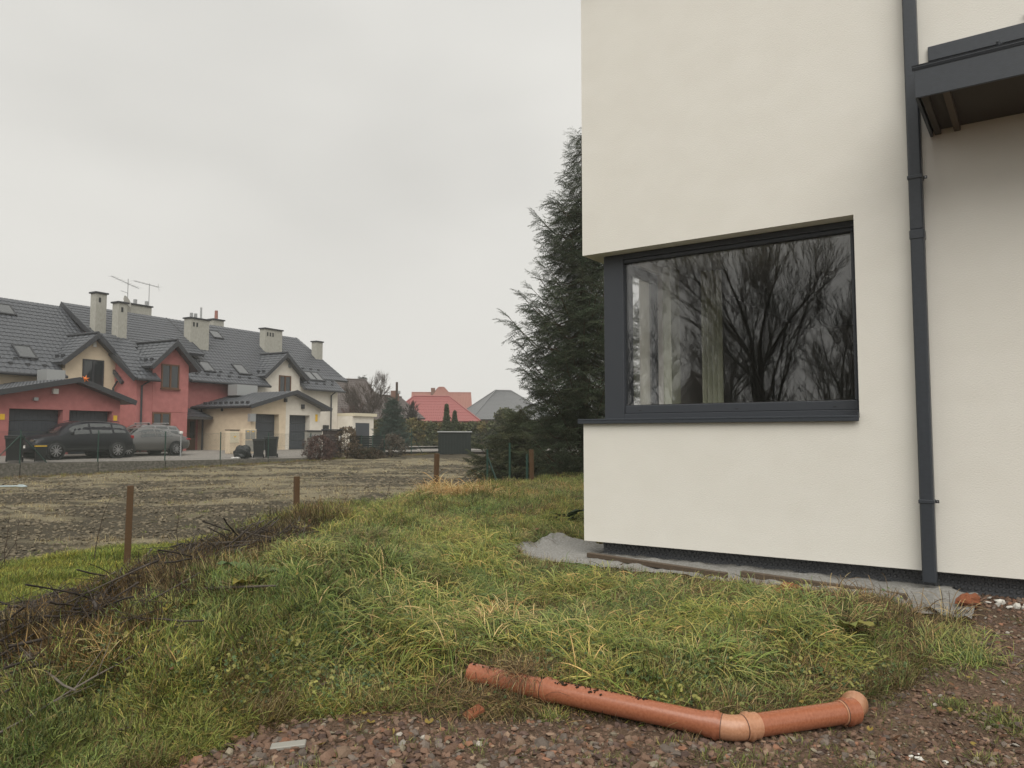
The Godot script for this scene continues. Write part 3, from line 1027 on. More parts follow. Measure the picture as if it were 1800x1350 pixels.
func make_row() -> void:
	var F: Material = M.roof_trim
	# left house: cream dormer, pink double garage
	var a := row_house("terraced house with cream dormer and pink double garage at left edge", -12.0)
	var A := [4.5, 4.9, 10.0, 9.7]
	part(rbox(-26, -6.05, 0.3, 5.35, 5.0, 14.6), "wall", M.beige_render, a)
	slope(a, "roof", -26.3, -9.25, A[0], A[1], 5.4, 5.6855)
	slope(a, "roof", -26.3, -6.16, 5.4, 5.6855, A[2], A[3])
	slope(a, "roof", -6.16, -26.3, 15.5, A[1], A[2], A[3])
	gutter(a, -26.3, -9.25, 4.42, 4.84)
	guards(a, -26, -9.8, [5.0, 5.35], A[0], A[1], A[2], A[3])
	dormer(a, -9.07, -5.83, 4.98, 6.1, 7.5, A[0], A[1], A[2], A[3], M.beige_render, 3.2)
	window(a, -8.07, -6.78, 4.35, 6.0, 4.96, M.roof_trim, 1)
	part(rbox(-7.5, -7.3, 6.75, 7.05, 4.90, 4.97), "alarm_box", M.white_paint, a)
	skylight(a, -10.75, -9.95, 8.7, 9.35, A[0], A[1], A[2], A[3])
	skylight(a, -11.25, -10.4, 5.55, 6.3, A[0], A[1], A[2], A[3])
	garage(a, -15.6, -9.0, -11.6, 5.0, 3.55, 4.42, [[-15.6, -9.0, M.pink_render]], [[-14.6, -12.05, YARD, 2.84], [-11.73, -9.42, YARD, 2.84]])
	part(rbox(-9.36, -9.16, 2.35, 2.62, -0.03, -0.002), "house_number_plate", M.yellow, a)
	part(rbox(-15.0, -14.8, 2.3, 2.57, -0.03, -0.002), "house_number_plate", M.yellow, a)
	part(rbox(-12.65, -12.4, 3.62, 3.87, -0.16, -0.002), "wall_lamp", M.white_paint, a)
	part(rbox(-13.55, -13.35, 3.25, 3.4, -0.14, -0.002), "wall_lamp", M.zinc, a)
	part(rbox(-11.1, -10.1, 4.45, 5.1, 3.2, 4.1), "duct_box", M.zinc, a)
	downpipe(a, [rv(-6.2, 4.8, 4.5), rv(-6.2, 4.4, 4.86), rv(-6.2, YARD, 4.86)])
	slope(a, "roof", -6.2, -5.75, 4.1, 4.75, 4.98, 5.5)
	# middle house: pink bay and dormer
	var m := row_house("terraced house with tall pink bay and gabled pink dormer, in the middle", -3.0)
	var B := [2.4, 4.9, 10.0, 9.97]
	var C := [4.4, 5.2, 10.0, 9.97]
	part(rbox(-6.02, -2.5, 0.3, 5.25, 2.9, 14.4), "wall", M.pink_render, m)
	part(rbox(-2.499, 5.0, 0.3, 5.6, 5.0, 14.4), "wall", M.pink_render, m)
	# gable strip showing above the left neighbour's roof
	var b := MB.new()
	b.quad(rv(-6.03, 5.0, 2.9), rv(-6.03, 9.4, 9.5), rv(-6.03, 9.4, 10.0), rv(-6.03, 4.0, 10.0))
	b.tri(rv(-6.03, 5.0, 2.9), rv(-6.03, 4.0, 10.0), rv(-6.03, 4.0, 2.9))
	part(b.mesh(), "gable_wall", M.pink_render, m)
	slope(m, "roof", -6.45, -4.85, B[0], B[1], B[2] - 4.2, 7.7)
	slope(m, "roof", -6.45, 1.05, 5.85, 7.13, B[2], B[3])
	slope(m, "roof", 1.05, -6.45, 15.5, C[1], B[2], B[3])
	board(m, "bargeboard", rv(-6.49, B[1] + 0.06, B[0] - 0.05), rv(-6.49, B[3] + 0.06, B[2]), 0.3, 0.05, F)
	board(m, "bargeboard", rv(1.09, 7.13 + 0.06, 5.85), rv(1.09, B[3] + 0.06, B[2]), 0.3, 0.05, F)
	gutter(m, -6.4, -4.9, 2.32, 4.84)
	guards(m, -6.4, -5.0, [2.9, 3.3], B[0], B[1], B[2], B[3])
	dormer(m, -5.0, -2.5, 2.88, 6.15, 7.35, B[0], B[1], B[2], B[3], M.pink_render, 3.0, 0.5)
	window(m, -4.45, -3.2, 4.42, 5.92, 2.86, M.brown_frame, 1)
	window(m, -4.95, -3.72, 0.75, 2.96, 2.88, M.brown_frame, 1, "patio_window")
	downpipe(m, [rv(-5.55, 4.8, 2.35), rv(-5.75, 4.5, 2.82), rv(-5.75, YARD, 2.82)])
	downpipe(m, [rv(-2.3, 5.1, 4.3), rv(-2.35, 4.7, 4.85), rv(-2.35, 3.4, 4.85), rv(-1.2, 3.1, 4.2)])
	# recessed entrance under a small tiled canopy
	part(rbox(-2.35, -1.5, 0.6, 2.75, 4.9, 4.99), "front_door", M.brown_frame, m)
	part(rbox(-0.95, -0.25, 0.6, 2.75, 4.9, 4.99), "front_door", M.brown_frame, m)
	for x in [-2.1, -0.7]:
		part(rbox(x, x + 0.35, 1.4, 2.5, 4.885, 4.899), "pane", M.dark_glass, m)
	b = MB.new()
	tiled(b, rv(-2.75, 2.75, 3.3), rv(-0.2, 2.75, 3.3), rv(-0.2, 3.35, 5.0), rv(-2.75, 3.35, 5.0))
	part(b.mesh(), "entrance_canopy", M.roof_tile, m)
	part(rbox(-2.7, -2.58, 0.5, 2.6, 3.4, 3.52), "canopy_post", M.brown_frame, m)
	skylight(m, 0.62, 1.42, 5.25, 6.0, C[0], C[1], C[2], C[3])
	skylight(m, 3.6, 4.45, 5.28, 6.05, C[0], C[1], C[2], C[3])
	skylight(m, 4.1, 4.9, 8.65, 9.25, C[0], C[1], C[2], C[3])
	slope(m, "roof", -1.15, 5.0, C[0], C[1], C[2], C[3])
	slope(m, "roof", 5.0, 1.05, 15.6, C[1], C[2], C[3])
	gutter(m, -1.1, 5.0, 4.32, 5.13)
	guards(m, -0.8, 5.0, [4.85, 5.2], C[0], C[1], C[2], C[3])
	chimney(m, -6.15, -5.45, 6.95, 7.5, 7.2, 10.35, 1)
	chimney(m, -5.55, -4.95, 5.6, 6.2, 6.4, 9.72, 1)
	chimney(m, 0.95, 2.5, 7.2, 7.9, 7.2, 9.75, 2)
	chimney(m, -1.6, 0.6, 11.0, 11.7, 8.6, 10.75, 0)
	# pots and pipe on the stacks
	for x in [1.2, 1.55]:
		part(rbox(x, x + 0.16, 9.86, 10.2, 7.5, 7.66), "chimney_pot", M.zinc, m)
	part(tubem([rv(2.1, 9.8, 7.6), rv(2.1, 10.7, 7.6)], [0.07, 0.07], 8), "flue", M.zinc, m)
	for x in [-0.6, 0.3]:
		part(rbox(x, x + 0.18, 10.86, 11.2, 11.2, 11.38), "chimney_pot", M.zinc, m)
	# aerials and dish on the wide stack behind the ridge
	b = MB.new()
	tube(b, [rv(-1.3, 10.6, 11.0), rv(-1.3, 12.5, 11.0)], [0.03, 0.025], 5)
	tube(b, [rv(-3.1, 12.3, 10.2), rv(-0.2, 12.05, 11.4)], [0.018, 0.018], 4)
	tube(b, [rv(-2.1, 11.5, 10.6), rv(-1.3, 11.5, 11.0)], [0.015, 0.015], 4)
	for i in 9:
		var p := rv(-3.0, 12.3, 10.25).lerp(rv(-0.3, 12.06, 11.36), i / 8.0)
		tube(b, [p + Vector3(0.12, 0, 0.25), p - Vector3(0.12, 0, 0.25)], [0.01, 0.01], 3)
	part(b.mesh(), "aerial", M.zinc, m)
	b = MB.new()
	tube(b, [rv(0.5, 10.8, 11.2), rv(0.5, 12.5, 11.2)], [0.03, 0.025], 5)
	tube(b, [rv(-1.0, 12.4, 10.8), rv(1.7, 12.5, 11.8)], [0.018, 0.018], 4)
	for i in 8:
		var p := rv(-1.0, 12.4, 10.8).lerp(rv(1.7, 12.5, 11.8), i / 7.0)
		tube(b, [p + Vector3(0.1, 0, 0.22), p - Vector3(0.1, 0, 0.22)], [0.01, 0.01], 3)
	tube(b, [rv(1.6, 12.75, 11.75), rv(1.75, 12.2, 11.8)], [0.012, 0.012], 3)
	part(b.mesh(), "aerial", M.zinc, m)
	b = MB.new()
	tube(b, [rv(-1.75, 10.75, 10.6), rv(-1.72, 10.78, 10.55), rv(-1.66, 10.83, 10.45)], [0.05, 0.30, 0.42], 14)
	part(b.mesh(), "satellite_dish", M.meter_grey, m)
	# right house: white dormer; shares the beige and white garage
	var c := row_house("terraced house with white dormer and beige and white garage, at the end", 6.5)
	part(rbox(5.001, 13.6, 0.3, 5.6, 5.0, 14.4), "wall", M.white_render, c)
	b = MB.new()
	b.tri(rv(13.59, 5.5, 5.0), rv(13.59, 5.5, 14.5), rv(13.59, 9.7, 10.0))
	part(b.mesh(), "gable_wall", M.white_render, c)
	slope(c, "roof", 5.0, 5.7, C[0], C[1], 5.4, 6.0518)
	slope(c, "roof", 9.3, 13.75, C[0], C[1], 5.4, 6.0518)
	slope(c, "roof", 5.0, 13.75, 5.4, 6.0518, C[2], C[3])
	slope(c, "roof", 13.75, 5.0, 15.6, C[1], C[2], C[3])
	slope(c, "roof", 13.72, 15.3, 5.7, 6.33, C[2], C[3] + 0.02, 13.72, 13.9)
	slope(c, "roof", 12.2, 15.35, 5.45, 6.15, 5.8, 6.45)
	gutter(c, 5.0, 5.7, 4.32, 5.13)
	gutter(c, 9.3, 13.75, 4.32, 5.13)
	guards(c, 5.0, 6.3, [4.85, 5.2], C[0], C[1], C[2], C[3])
	guards(c, 9.6, 13.6, [4.85, 5.2, 6.35], C[0], C[1], C[2], C[3])
	dormer(c, 5.75, 9.25, 4.98, 6.3, 7.75, C[0], C[1], C[2], C[3], M.white_render, 4.2)
	window(c, 7.1, 8.31, 4.7, 6.1, 4.96, M.brown_frame, 1)
	part(rbox(8.0, 8.25, 6.75, 7.0, 4.9, 4.97), "wall_lamp", M.zinc, c)
	skylight(c, 10.7, 11.4, 5.3, 6.05, C[0], C[1], C[2], C[3])
	skylight(c, 11.5, 12.2, 5.3, 6.05, C[0], C[1], C[2], C[3])
	chimney(c, 8.3, 10.1, 7.8, 8.4, 7.9, 9.95, 3)
	chimney(c, 13.85, 14.6, 7.65, 8.2, 7.3, 9.5, 0)
	chimney(c, 6.0, 7.0, 11.0, 11.6, 8.6, 10.6, 0)
	part(tubem([rv(6.5, 10.65, 11.3), rv(6.5, 11.4, 11.3)], [0.14, 0.12], 8), "chimney_pot", M.orange_roof, c)
	garage(c, 0.0, 6.25, 3.4, 5.0, 3.6, 4.55, [[0.0, 2.96, M.beige_render], [2.961, 6.25, M.white_render]], [[0.36, 2.36, YARD + 0.03, 2.96], [3.3, 5.22, YARD + 0.03, 2.96]])
	part(rbox(-0.3, 0.15, 2.45, 2.95, -0.25, -0.02), "meter_box", M.zinc, c)
	part(rbox(2.75, 2.95, 3.8, 4.05, -0.14, -0.002), "wall_lamp", M.roof_trim, c)
	part(rbox(4.35, 4.55, 3.4, 3.7, -0.16, -0.002), "wall_lamp", M.roof_trim, c)
	part(rbox(5.75, 5.95, 2.55, 3.05, -0.03, -0.002), "house_number_plate", M.yellow, c)
	part(rbox(-0.02, -0.001, 3.15, 3.35, 2.6, 2.8), "wall_lamp", M.roof_trim, c)
	part(rbox(1.8, 3.6, 4.3, 5.05, 3.4, 4.3), "duct_box", M.zinc, c)
	downpipe(c, [rv(-0.35, 3.3, 4.3), rv(-0.2, 3.0, 4.3), rv(-0.2, YARD, 4.3)])
	downpipe(c, [rv(12.7, 5.1, 4.4), rv(12.7, 4.8, 4.86), rv(12.7, YARD, 4.86)])
	window(c, 10.3, 11.3, 0.75, 2.95, 4.98, M.roof_trim, 0, "side_door")
	part(rbox(11.9, 12.3, 1.9, 2.4, 4.7, 4.99), "letter_box", M.black_plastic, c)
	# low flat-roofed extension beyond
	var x := row_house("low white flat roofed garage extension past the end house", 16.0)
	x.set_meta("category", "garage")
	x.set_meta("group", "")
	x.remove_meta("group")
	x.name = numbered("garage_extension")
	b = MB.new()
	box(b, rv(13.62, 0.3, 9.0), rv(16.3, 3.15, 3.4))
	part(b.mesh(), "wall", M.white_render, x)
	part(rbox(13.61, 16.5, 3.152, 3.40, 3.2, 9.2), "roof_edge", M.cabinet, x)
	part(rbox(14.0, 15.7, 0.6, 2.6, 3.36, 3.399), "garage_door", M.garage_door, x)

# ---------- the yard in front of the row ----------
const FA := Vector3(-21.3, 0, -32.2)
const FD := Vector3(0.6223, 0, -0.7828)

func fence_at(k: float) -> Vector3:
	return FA + FD * k

func plinth_top(k: float) -> float:
	return lerpf(0.39, 0.31, clampf(k / 13.0, -0.5, 1.6))

func sheet(pts: Array, f: Callable) -> ArrayMesh:
	var b := MB.new()
	var v := []
	for p in pts: v.append(Vector3(p.x, f.call(p), p.z))
	for i in range(1, v.size() - 1): b.tri(v[0], v[i], v[i + 1])
	return b.mesh()

func make_yard() -> void:
	# paved yard, one plane falling towards the fence
	var off := Vector3(-0.7828, 0, -0.6223) * 0.1
	var yp := func(p: Vector3) -> float: return YARD + (p - RO).dot(RB) * 0.053 if (p - RO).dot(RB) < 0.0 else YARD
	var f0 := fence_at(-14) + off
	var f1 := fence_at(16.2) + off
	var g0 := row_at(-22, 0, 0)
	var g1 := row_at(9, 0, 0)
	solo(sheet([f0, f1, g1, g0], yp), "paved_yard", M.paving, "", "", Transform3D(), "", "structure")
	solo(sheet([g0 + Vector3.UP * 0, g1, row_at(24, 0, 0), row_at(24, 14, 0), row_at(-22, 14, 0)], func(p): return YARD - 0.004), "paved_apron", M.paving, "", "", Transform3D(), "", "structure")
	# access road running off to the right, behind the green panels
	var rd := func(p: Vector3) -> float: return 0.47
	solo(sheet([Vector3(-10.5, 0, -50.5), Vector3(-2.0, 0, -58.5), Vector3(16, 0, -60.5), Vector3(40, 0, -61), Vector3(40, 0, -66), Vector3(-9, 0, -64.5), Vector3(-12, 0, -55)], rd), "access_road", M.paving, "", "", Transform3D(), "", "structure")
	make_fence()
	make_cars()
	make_yard_things()

func chain(b: MB, a: Vector3, c: Vector3, lo: float, hi: float, mesh_size := 0.075, r := 0.0022) -> void:
	# diamond mesh of thin wires between two posts; lo and hi are heights above each end
	var d := c - a
	var ln := Vector3(d.x, 0, d.z).length()
	var f := d / ln
	var side := f.cross(Vector3.UP).normalized() * r
	var high := hi - lo
	var n := int((ln + high) / mesh_size)
	for i in n:
		var x := i * mesh_size - high
		for s in 2:
			var x0 := x if s == 0 else x + high
			var x1 := x + high if s == 0 else x
			# clip to the bay
			var t0 := 0.0
			var t1 := 1.0
			var dx := x1 - x0
			var ta := (0.0 - x0) / dx
			var tb := (ln - x0) / dx
			t0 = maxf(t0, minf(ta, tb))
			t1 = minf(t1, maxf(ta, tb))
			if t1 - t0 < 0.03: continue
			var p := a + f * (x0 + dx * t0) + Vector3.UP * (lo + high * t0)
			var q := a + f * (x0 + dx * t1) + Vector3.UP * (lo + high * t1)
			var up := (q - p).normalized().cross(side).normalized() * r
			b.quad(p - side, q - side, q + side, p + side)
			b.quad(p - up, q - up, q + up, p + up)
	for y in [lo + 0.02, lo + high * 0.5, hi - 0.01]:
		tube(b, [a + Vector3.UP * y, c + Vector3.UP * y], [0.003, 0.003], 3, Color.WHITE, false)

func make_fence() -> void:
	var fo := fence_at(0)
	fo.y = plinth_top(0)
	var f := thing("chain_link_fence", "green chain link fence on a low mossy concrete plinth before the yard", "fence", fo)
	var ks := [-8.6, -5.5, -2.4, 0.7, 3.87, 7.01, 9.95, 12.8, 15.61]
	for i in ks.size():
		var p := fence_at(ks[i]) - fo
		p.y = plinth_top(ks[i]) - fo.y
		part(tubem([p + Vector3.DOWN * 0.1, p + Vector3.UP * 1.42], [0.028, 0.028], 7), "post", M.green_metal, f)
		if i == 3:
			part(tubem([p + Vector3.UP * 1.2, p + FD * 1.05 + Vector3.UP * 0.0], [0.02, 0.02], 6), "brace", M.green_metal, f)
			part(tubem([p + Vector3.UP * 1.2, p - FD * 1.05 + Vector3.UP * 0.0], [0.02, 0.02], 6), "brace", M.green_metal, f)
		if i < ks.size() - 1:
			var q := fence_at(ks[i + 1]) - fo
			q.y = plinth_top(ks[i + 1]) - fo.y
			var b := MB.new()
			chain(b, p, q, 0.04, 1.36)
			var o := part(b.mesh(), "wire_mesh", M.wire, f)
			o.set_meta("kind", "stuff")
			# plinth boards with a gap under each post
			b = MB.new()
			var ln := (q - p).length()
			var d := (q - p).normalized()
			bevel(b, Vector3(0.02, -0.95, -0.09), Vector3(ln - 0.02, 0.0, 0.09), 0.012, Transform3D(Basis(d, Vector3.UP, d.cross(Vector3.UP)), p))
			part(b.mesh(), "plinth_panel", M.concrete, f)
	# second run beyond the green panels
	var ho := fence_at(21)
	ho.y = H(ho.x, ho.z)
	var g := thing("chain_link_fence", "thin chain link fence with bare grey posts beside the dark container", "fence", ho)
	var kk := [20.9, 23.6, 26.4, 29.4, 32.4, 35.4, 38.4]
	for i in kk.size():
		var p := fence_at(kk[i])
		p.y = H(p.x, p.z)
		p -= ho
		part(tubem([p + Vector3.DOWN * 0.1, p + Vector3.UP * 1.6], [0.025, 0.025], 6), "post", M.green_metal, g)
		if i == 1:
			part(tubem([p + Vector3.UP * 1.4, p + FD * 1.1], [0.02, 0.02], 6), "brace", M.green_metal, g)
			part(tubem([p + Vector3.UP * 1.4, p - FD * 1.3], [0.02, 0.02], 6), "brace", M.green_metal, g)
		if i < kk.size() - 1:
			var q := fence_at(kk[i + 1])
			q.y = H(q.x, q.z)
			q -= ho
			var b := MB.new()
			chain(b, p, q, 0.04, 1.5, 0.09)
			var o := part(b.mesh(), "wire_mesh", M.wire, g)
			o.set_meta("kind", "stuff")

# ---------- cars ----------
func sec(st: Array, x: float) -> Array:
	# section of a body at x: [floor, belt, top, half width low, half width belt, half width top]
	for i in st.size() - 1:
		if x <= st[i + 1][0]:
			var t: float = clampf((x - st[i][0]) / (st[i + 1][0] - st[i][0]), 0, 1)
			var o := []
			for k in range(1, 7): o.append(lerpf(st[i][k], st[i + 1][k], t))
			return o
	return st[-1].slice(1)

func ring(st: Array, x: float) -> Array:
	var s := sec(st, x)
	var r := []
	var p := [Vector2(s[3] * 0.9, s[0]), Vector2(s[3], s[0] + 0.12), Vector2(lerpf(s[3], s[4], 0.6) + 0.035, lerpf(s[0], s[1], 0.62)), Vector2(s[4], s[1]), Vector2(lerpf(s[4], s[5], 0.5) + 0.02, lerpf(s[1], s[2], 0.5)), Vector2(s[5], s[2]), Vector2(s[5] * 0.6, s[2] + 0.045)]
	for q in p: r.append(Vector3(x, q.y, q.x))
	p.reverse()
	for q in p: r.append(Vector3(x, q.y, -q.x))
	return r

func make_car(label: String, st: Array, wheels: Array, wr: float, paint: Material, glass: Array, at: Vector3, turn: float, front_glass: Array, rear_glass: Array, called := "parked_car") -> Node3D:
	var c := thing(called, label, "car", at, turn)
	var b := MB.new()
	var xs := []
	for i in st.size() - 1:
		for k in 3: xs.append(lerpf(st[i][0], st[i + 1][0], k / 3.0))
	xs.append(st[-1][0])
	var prev := []
	for x in xs:
		var r := ring(st, x)
		if prev.size():
			for k in r.size():
				var l := (k + 1) % r.size()
				b.quad(prev[k], prev[l], r[l], r[k])
		else:
			for k in range(1, r.size() - 1): b.tri(r[0], r[k + 1], r[k])
		prev = r
	for k in range(1, prev.size() - 1): b.tri(prev[0], prev[k], prev[k + 1])
	part(b.smooth(), "body", paint, c)
	# side glass
	for g in glass:
		for sd in [1.0, -1.0]:
			var gb := MB.new()
			var n := 4
			for i in n:
				var xa := lerpf(g[0], g[1], i / float(n))
				var xb := lerpf(g[0], g[1], (i + 1.0) / n)
				var q := []
				for e in [[xa, g[2], 0], [xb, g[2], 0], [xb, g[3], 1], [xa, g[3], 1]]:
					var lean: float = 0.0
					var x: float = e[0]
					var s := sec(st, x)
					var t: float = e[1]
					var y := lerpf(s[1], s[2], t)
					var z := lerpf(s[4], s[5], t) + 0.02 * (1.0 - absf(t * 2 - 1)) + 0.012
					q.append(Vector3(x, y, z * sd))
				if sd > 0: gb.quad(q[0], q[1], q[2], q[3])
				else: gb.quad(q[3], q[2], q[1], q[0])
			part(gb.mesh(), "side_window", M.car_glass, c)
	# windscreen and rear window: [x low, x high, inset]
	for g in [front_glass, rear_glass]:
		var gb := MB.new()
		var fwd := 1.0 if g[0] > g[1] else -1.0
		var a := sec(st, g[0])
		var d := sec(st, g[1])
		var lo := Vector3(g[0] + 0.02 * fwd, a[2] + 0.05, 0)
		var hi := Vector3(g[1] + 0.02 * fwd, d[2] + 0.045, 0)
		for i in 4:
			var u0 := -1.0 + i * 0.5
			var u1 := u0 + 0.5
			gb.quad(lo + Vector3(-0.05 * u0 * u0 * fwd, -0.02 * u0 * u0, -u0 * fwd * a[5] * 0.88), lo + Vector3(-0.05 * u1 * u1 * fwd, -0.02 * u1 * u1, -u1 * fwd * a[5] * 0.88), hi + Vector3(-0.03 * u1 * u1 * fwd, -0.01, -u1 * fwd * d[5] * 0.85), hi + Vector3(-0.03 * u0 * u0 * fwd, -0.01, -u0 * fwd * d[5] * 0.85))
		part(gb.mesh(), "windscreen" if fwd > 0 else "rear_window", M.car_glass, c)
	for wx in wheels:
		for sd in [1.0, -1.0]:
			var w := Node3D.new()
			w.name = "wheel"
			c.add_child(w, true)
			var hw: float = sec(st, wx)[3] + 0.02
			w.position = Vector3(wx, wr, sd * hw)
			var arch := MB.new()
			tube(arch, [Vector3(0, 0.02, -0.22 * sd), Vector3(0, 0.02, 0.018 * sd)], [wr + 0.085, wr + 0.085], 22)
			part(arch.mesh(), "wheel_arch", M.black_plastic, w)
			var ty := MB.new()
			tube(ty, [Vector3(0, 0, -0.1 * sd), Vector3(0, 0, 0.022 * sd), Vector3(0, 0, 0.045 * sd), Vector3(0, 0, 0.05 * sd)], [wr, wr, wr * 0.94, wr * 0.72], 22)
			part(ty.mesh(), "tyre", M.tyre, w)
			var rm := MB.new()
			tube(rm, [Vector3(0, 0, 0.049 * sd), Vector3(0, 0, 0.064 * sd)], [wr * 0.73, wr * 0.69], 22, Color.WHITE, false)
			for k in 10:
				var bx := Basis(Vector3.BACK, TAU * k / 10.0)
				box(rm, Vector3(0.0, -0.017, 0.052 * sd if sd > 0 else 0.068 * sd), Vector3(wr * 0.71, 0.017, 0.068 * sd if sd > 0 else 0.052 * sd), Transform3D(bx))
			tube(rm, [Vector3(0, 0, 0.05 * sd), Vector3(0, 0, 0.074 * sd)], [wr * 0.17, wr * 0.15], 12)
			part(rm.mesh(), "rim", M.steel, w)
	return c

func make_cars() -> void:
	# each faces -s along the row; +x of the car is forward
	var suv := [[0.0, 0.42, 0.80, 0.84, 0.80, 0.80, 0.74], [0.10, 0.36, 1.02, 1.10, 0.88, 0.88, 0.76], [0.38, 0.34, 1.12, 1.54, 0.94, 0.93, 0.66], [0.75, 0.32, 1.13, 1.66, 0.96, 0.95, 0.64], [1.5, 0.30, 1.12, 1.72, 0.97, 0.96, 0.66], [2.4, 0.30, 1.10, 1.72, 0.97, 0.96, 0.67], [3.0, 0.30, 1.08, 1.60, 0.96, 0.95, 0.66], [3.72, 0.30, 1.05, 1.10, 0.95, 0.93, 0.76], [4.4, 0.30, 0.99, 1.02, 0.94, 0.91, 0.74], [4.75, 0.32, 0.84, 0.90, 0.88, 0.86, 0.66], [4.9, 0.36, 0.66, 0.70, 0.74, 0.74, 0.6]]
	var turn := atan2(RU.z, -RU.x)
	var p := row_at(-10.25, -2.2, 0)
	p.y = yard_h(p) - 0.01
	var c := make_car("black sport utility car parked behind the chain link fence", suv, [0.95, 3.95], 0.37, M.suv_paint, [[2.35, 3.25, 0.08, 0.86], [1.2, 2.25, 0.08, 0.88], [0.48, 1.1, 0.12, 0.84]], p, turn, [3.66, 2.98], [0.14, 0.42])
	part(boxm(Vector3(0.02, 0.92, 0.60), Vector3(0.34, 1.08, 0.905), 0.02), "tail_lamp", M.red_lamp, c)
	part(boxm(Vector3(0.02, 0.92, -0.905), Vector3(0.34, 1.08, -0.60), 0.02), "tail_lamp", M.red_lamp, c)
	part(boxm(Vector3(4.62, 0.78, 0.52), Vector3(4.84, 0.90, 0.82), 0.02), "headlight", M.sky_glass, c)
	part(boxm(Vector3(4.62, 0.78, -0.82), Vector3(4.84, 0.90, -0.52), 0.02), "headlight", M.sky_glass, c)
	part(boxm(Vector3(4.885, 0.5, -0.26), Vector3(4.91, 0.62, 0.26)), "number_plate", M.white_paint, c)
	for z in [-0.66, 0.66]:
		part(tubem([Vector3(0.7, 1.73, z), Vector3(0.9, 1.77, z), Vector3(2.4, 1.79, z), Vector3(2.7, 1.73, z)], [0.015, 0.018, 0.018, 0.015], 6), "roof_rail", M.black_plastic, c)
	for z in [-1.0, 0.93]:
		part(boxm(Vector3(3.1, 1.10, z), Vector3(3.25, 1.25, z + 0.13), 0.03), "wing_mirror", M.suv_paint, c)
	for z in [-0.985, 0.975]:
		part(boxm(Vector3(1.3, 0.42, z), Vector3(3.5, 0.50, z + 0.01)), "side_trim", M.black_plastic, c)
	# grey saloon
	var sed := [[0.0, 0.42, 0.72, 0.78, 0.78, 0.78, 0.66], [0.12, 0.34, 0.88, 0.96, 0.86, 0.85, 0.66], [0.5, 0.30, 0.97, 1.02, 0.90, 0.88, 0.64], [1.0, 0.28, 0.97, 1.22, 0.92, 0.90, 0.56], [1.7, 0.26, 0.95, 1.41, 0.92, 0.90, 0.56], [2.4, 0.26, 0.94, 1.44, 0.92, 0.90, 0.58], [2.9, 0.26, 0.92, 1.36, 0.92, 0.90, 0.58], [3.55, 0.26, 0.90, 0.95, 0.91, 0.88, 0.68], [4.3, 0.28, 0.78, 0.80, 0.88, 0.84, 0.6], [4.65, 0.34, 0.6, 0.62, 0.74, 0.7, 0.5]]
	p = row_at(-6.45, -1.6, 0)
	p.y = yard_h(p) - 0.01
	c = make_car("grey fastback saloon car parked behind the black car", sed, [0.95, 3.75], 0.33, M.grey_paint, [[2.15, 3.0, 0.08, 0.86], [1.15, 2.05, 0.08, 0.86]], p, turn, [3.5, 2.92], [0.55, 1.55])
	part(boxm(Vector3(-0.01, 0.80, 0.45), Vector3(0.3, 0.90, 0.875), 0.02), "tail_lamp", M.red_lamp, c)
	part(boxm(Vector3(-0.01, 0.80, -0.875), Vector3(0.3, 0.90, -0.45), 0.02), "tail_lamp", M.red_lamp, c)
	part(boxm(Vector3(-0.02, 0.6, -0.26), Vector3(0.0, 0.72, 0.26)), "number_plate", M.white_paint, c)
	part(boxm(Vector3(-0.03, 0.36, -0.7), Vector3(0.04, 0.5, 0.7), 0.02), "bumper", M.black_plastic, c)
	# pale estate with a roof rack, half hidden
	var est := [[0.0, 0.42, 0.85, 0.9, 0.8, 0.8, 0.7], [0.15, 0.36, 1.0, 1.2, 0.86, 0.86, 0.66], [0.4, 0.32, 1.03, 1.48, 0.88, 0.88, 0.6], [1.4, 0.3, 1.02, 1.56, 0.9, 0.9, 0.62], [2.5, 0.3, 1.0, 1.54, 0.9, 0.9, 0.62], [3.4, 0.3, 0.97, 1.02, 0.9, 0.88, 0.7], [4.1, 0.3, 0.86, 0.9, 0.86, 0.84, 0.6], [4.3, 0.36, 0.65, 0.7, 0.7, 0.7, 0.5]]
	p = row_at(-4.4, 1.5, 0)
	p.y = YARD - 0.012
	c = make_car("pale silver estate car with roof rack behind the grey saloon", est, [0.8, 3.45], 0.32, M.pale_paint, [[1.9, 2.7, 0.1, 0.85], [1.05, 1.8, 0.1, 0.85], [0.45, 0.95, 0.1, 0.85]], p, turn, [3.3, 2.6], [0.2, 0.42])
	for x in [1.0, 2.2]:
		part(tubem([Vector3(x, 1.66, -0.7), Vector3(x, 1.66, 0.7)], [0.03, 0.03], 6), "roof_bar", M.zinc, c)
		for z in [-0.58, 0.58]:
			part(boxm(Vector3(x - 0.04, 1.56, z - 0.04), Vector3(x + 0.04, 1.65, z + 0.04)), "bar_foot", M.black_plastic, c)

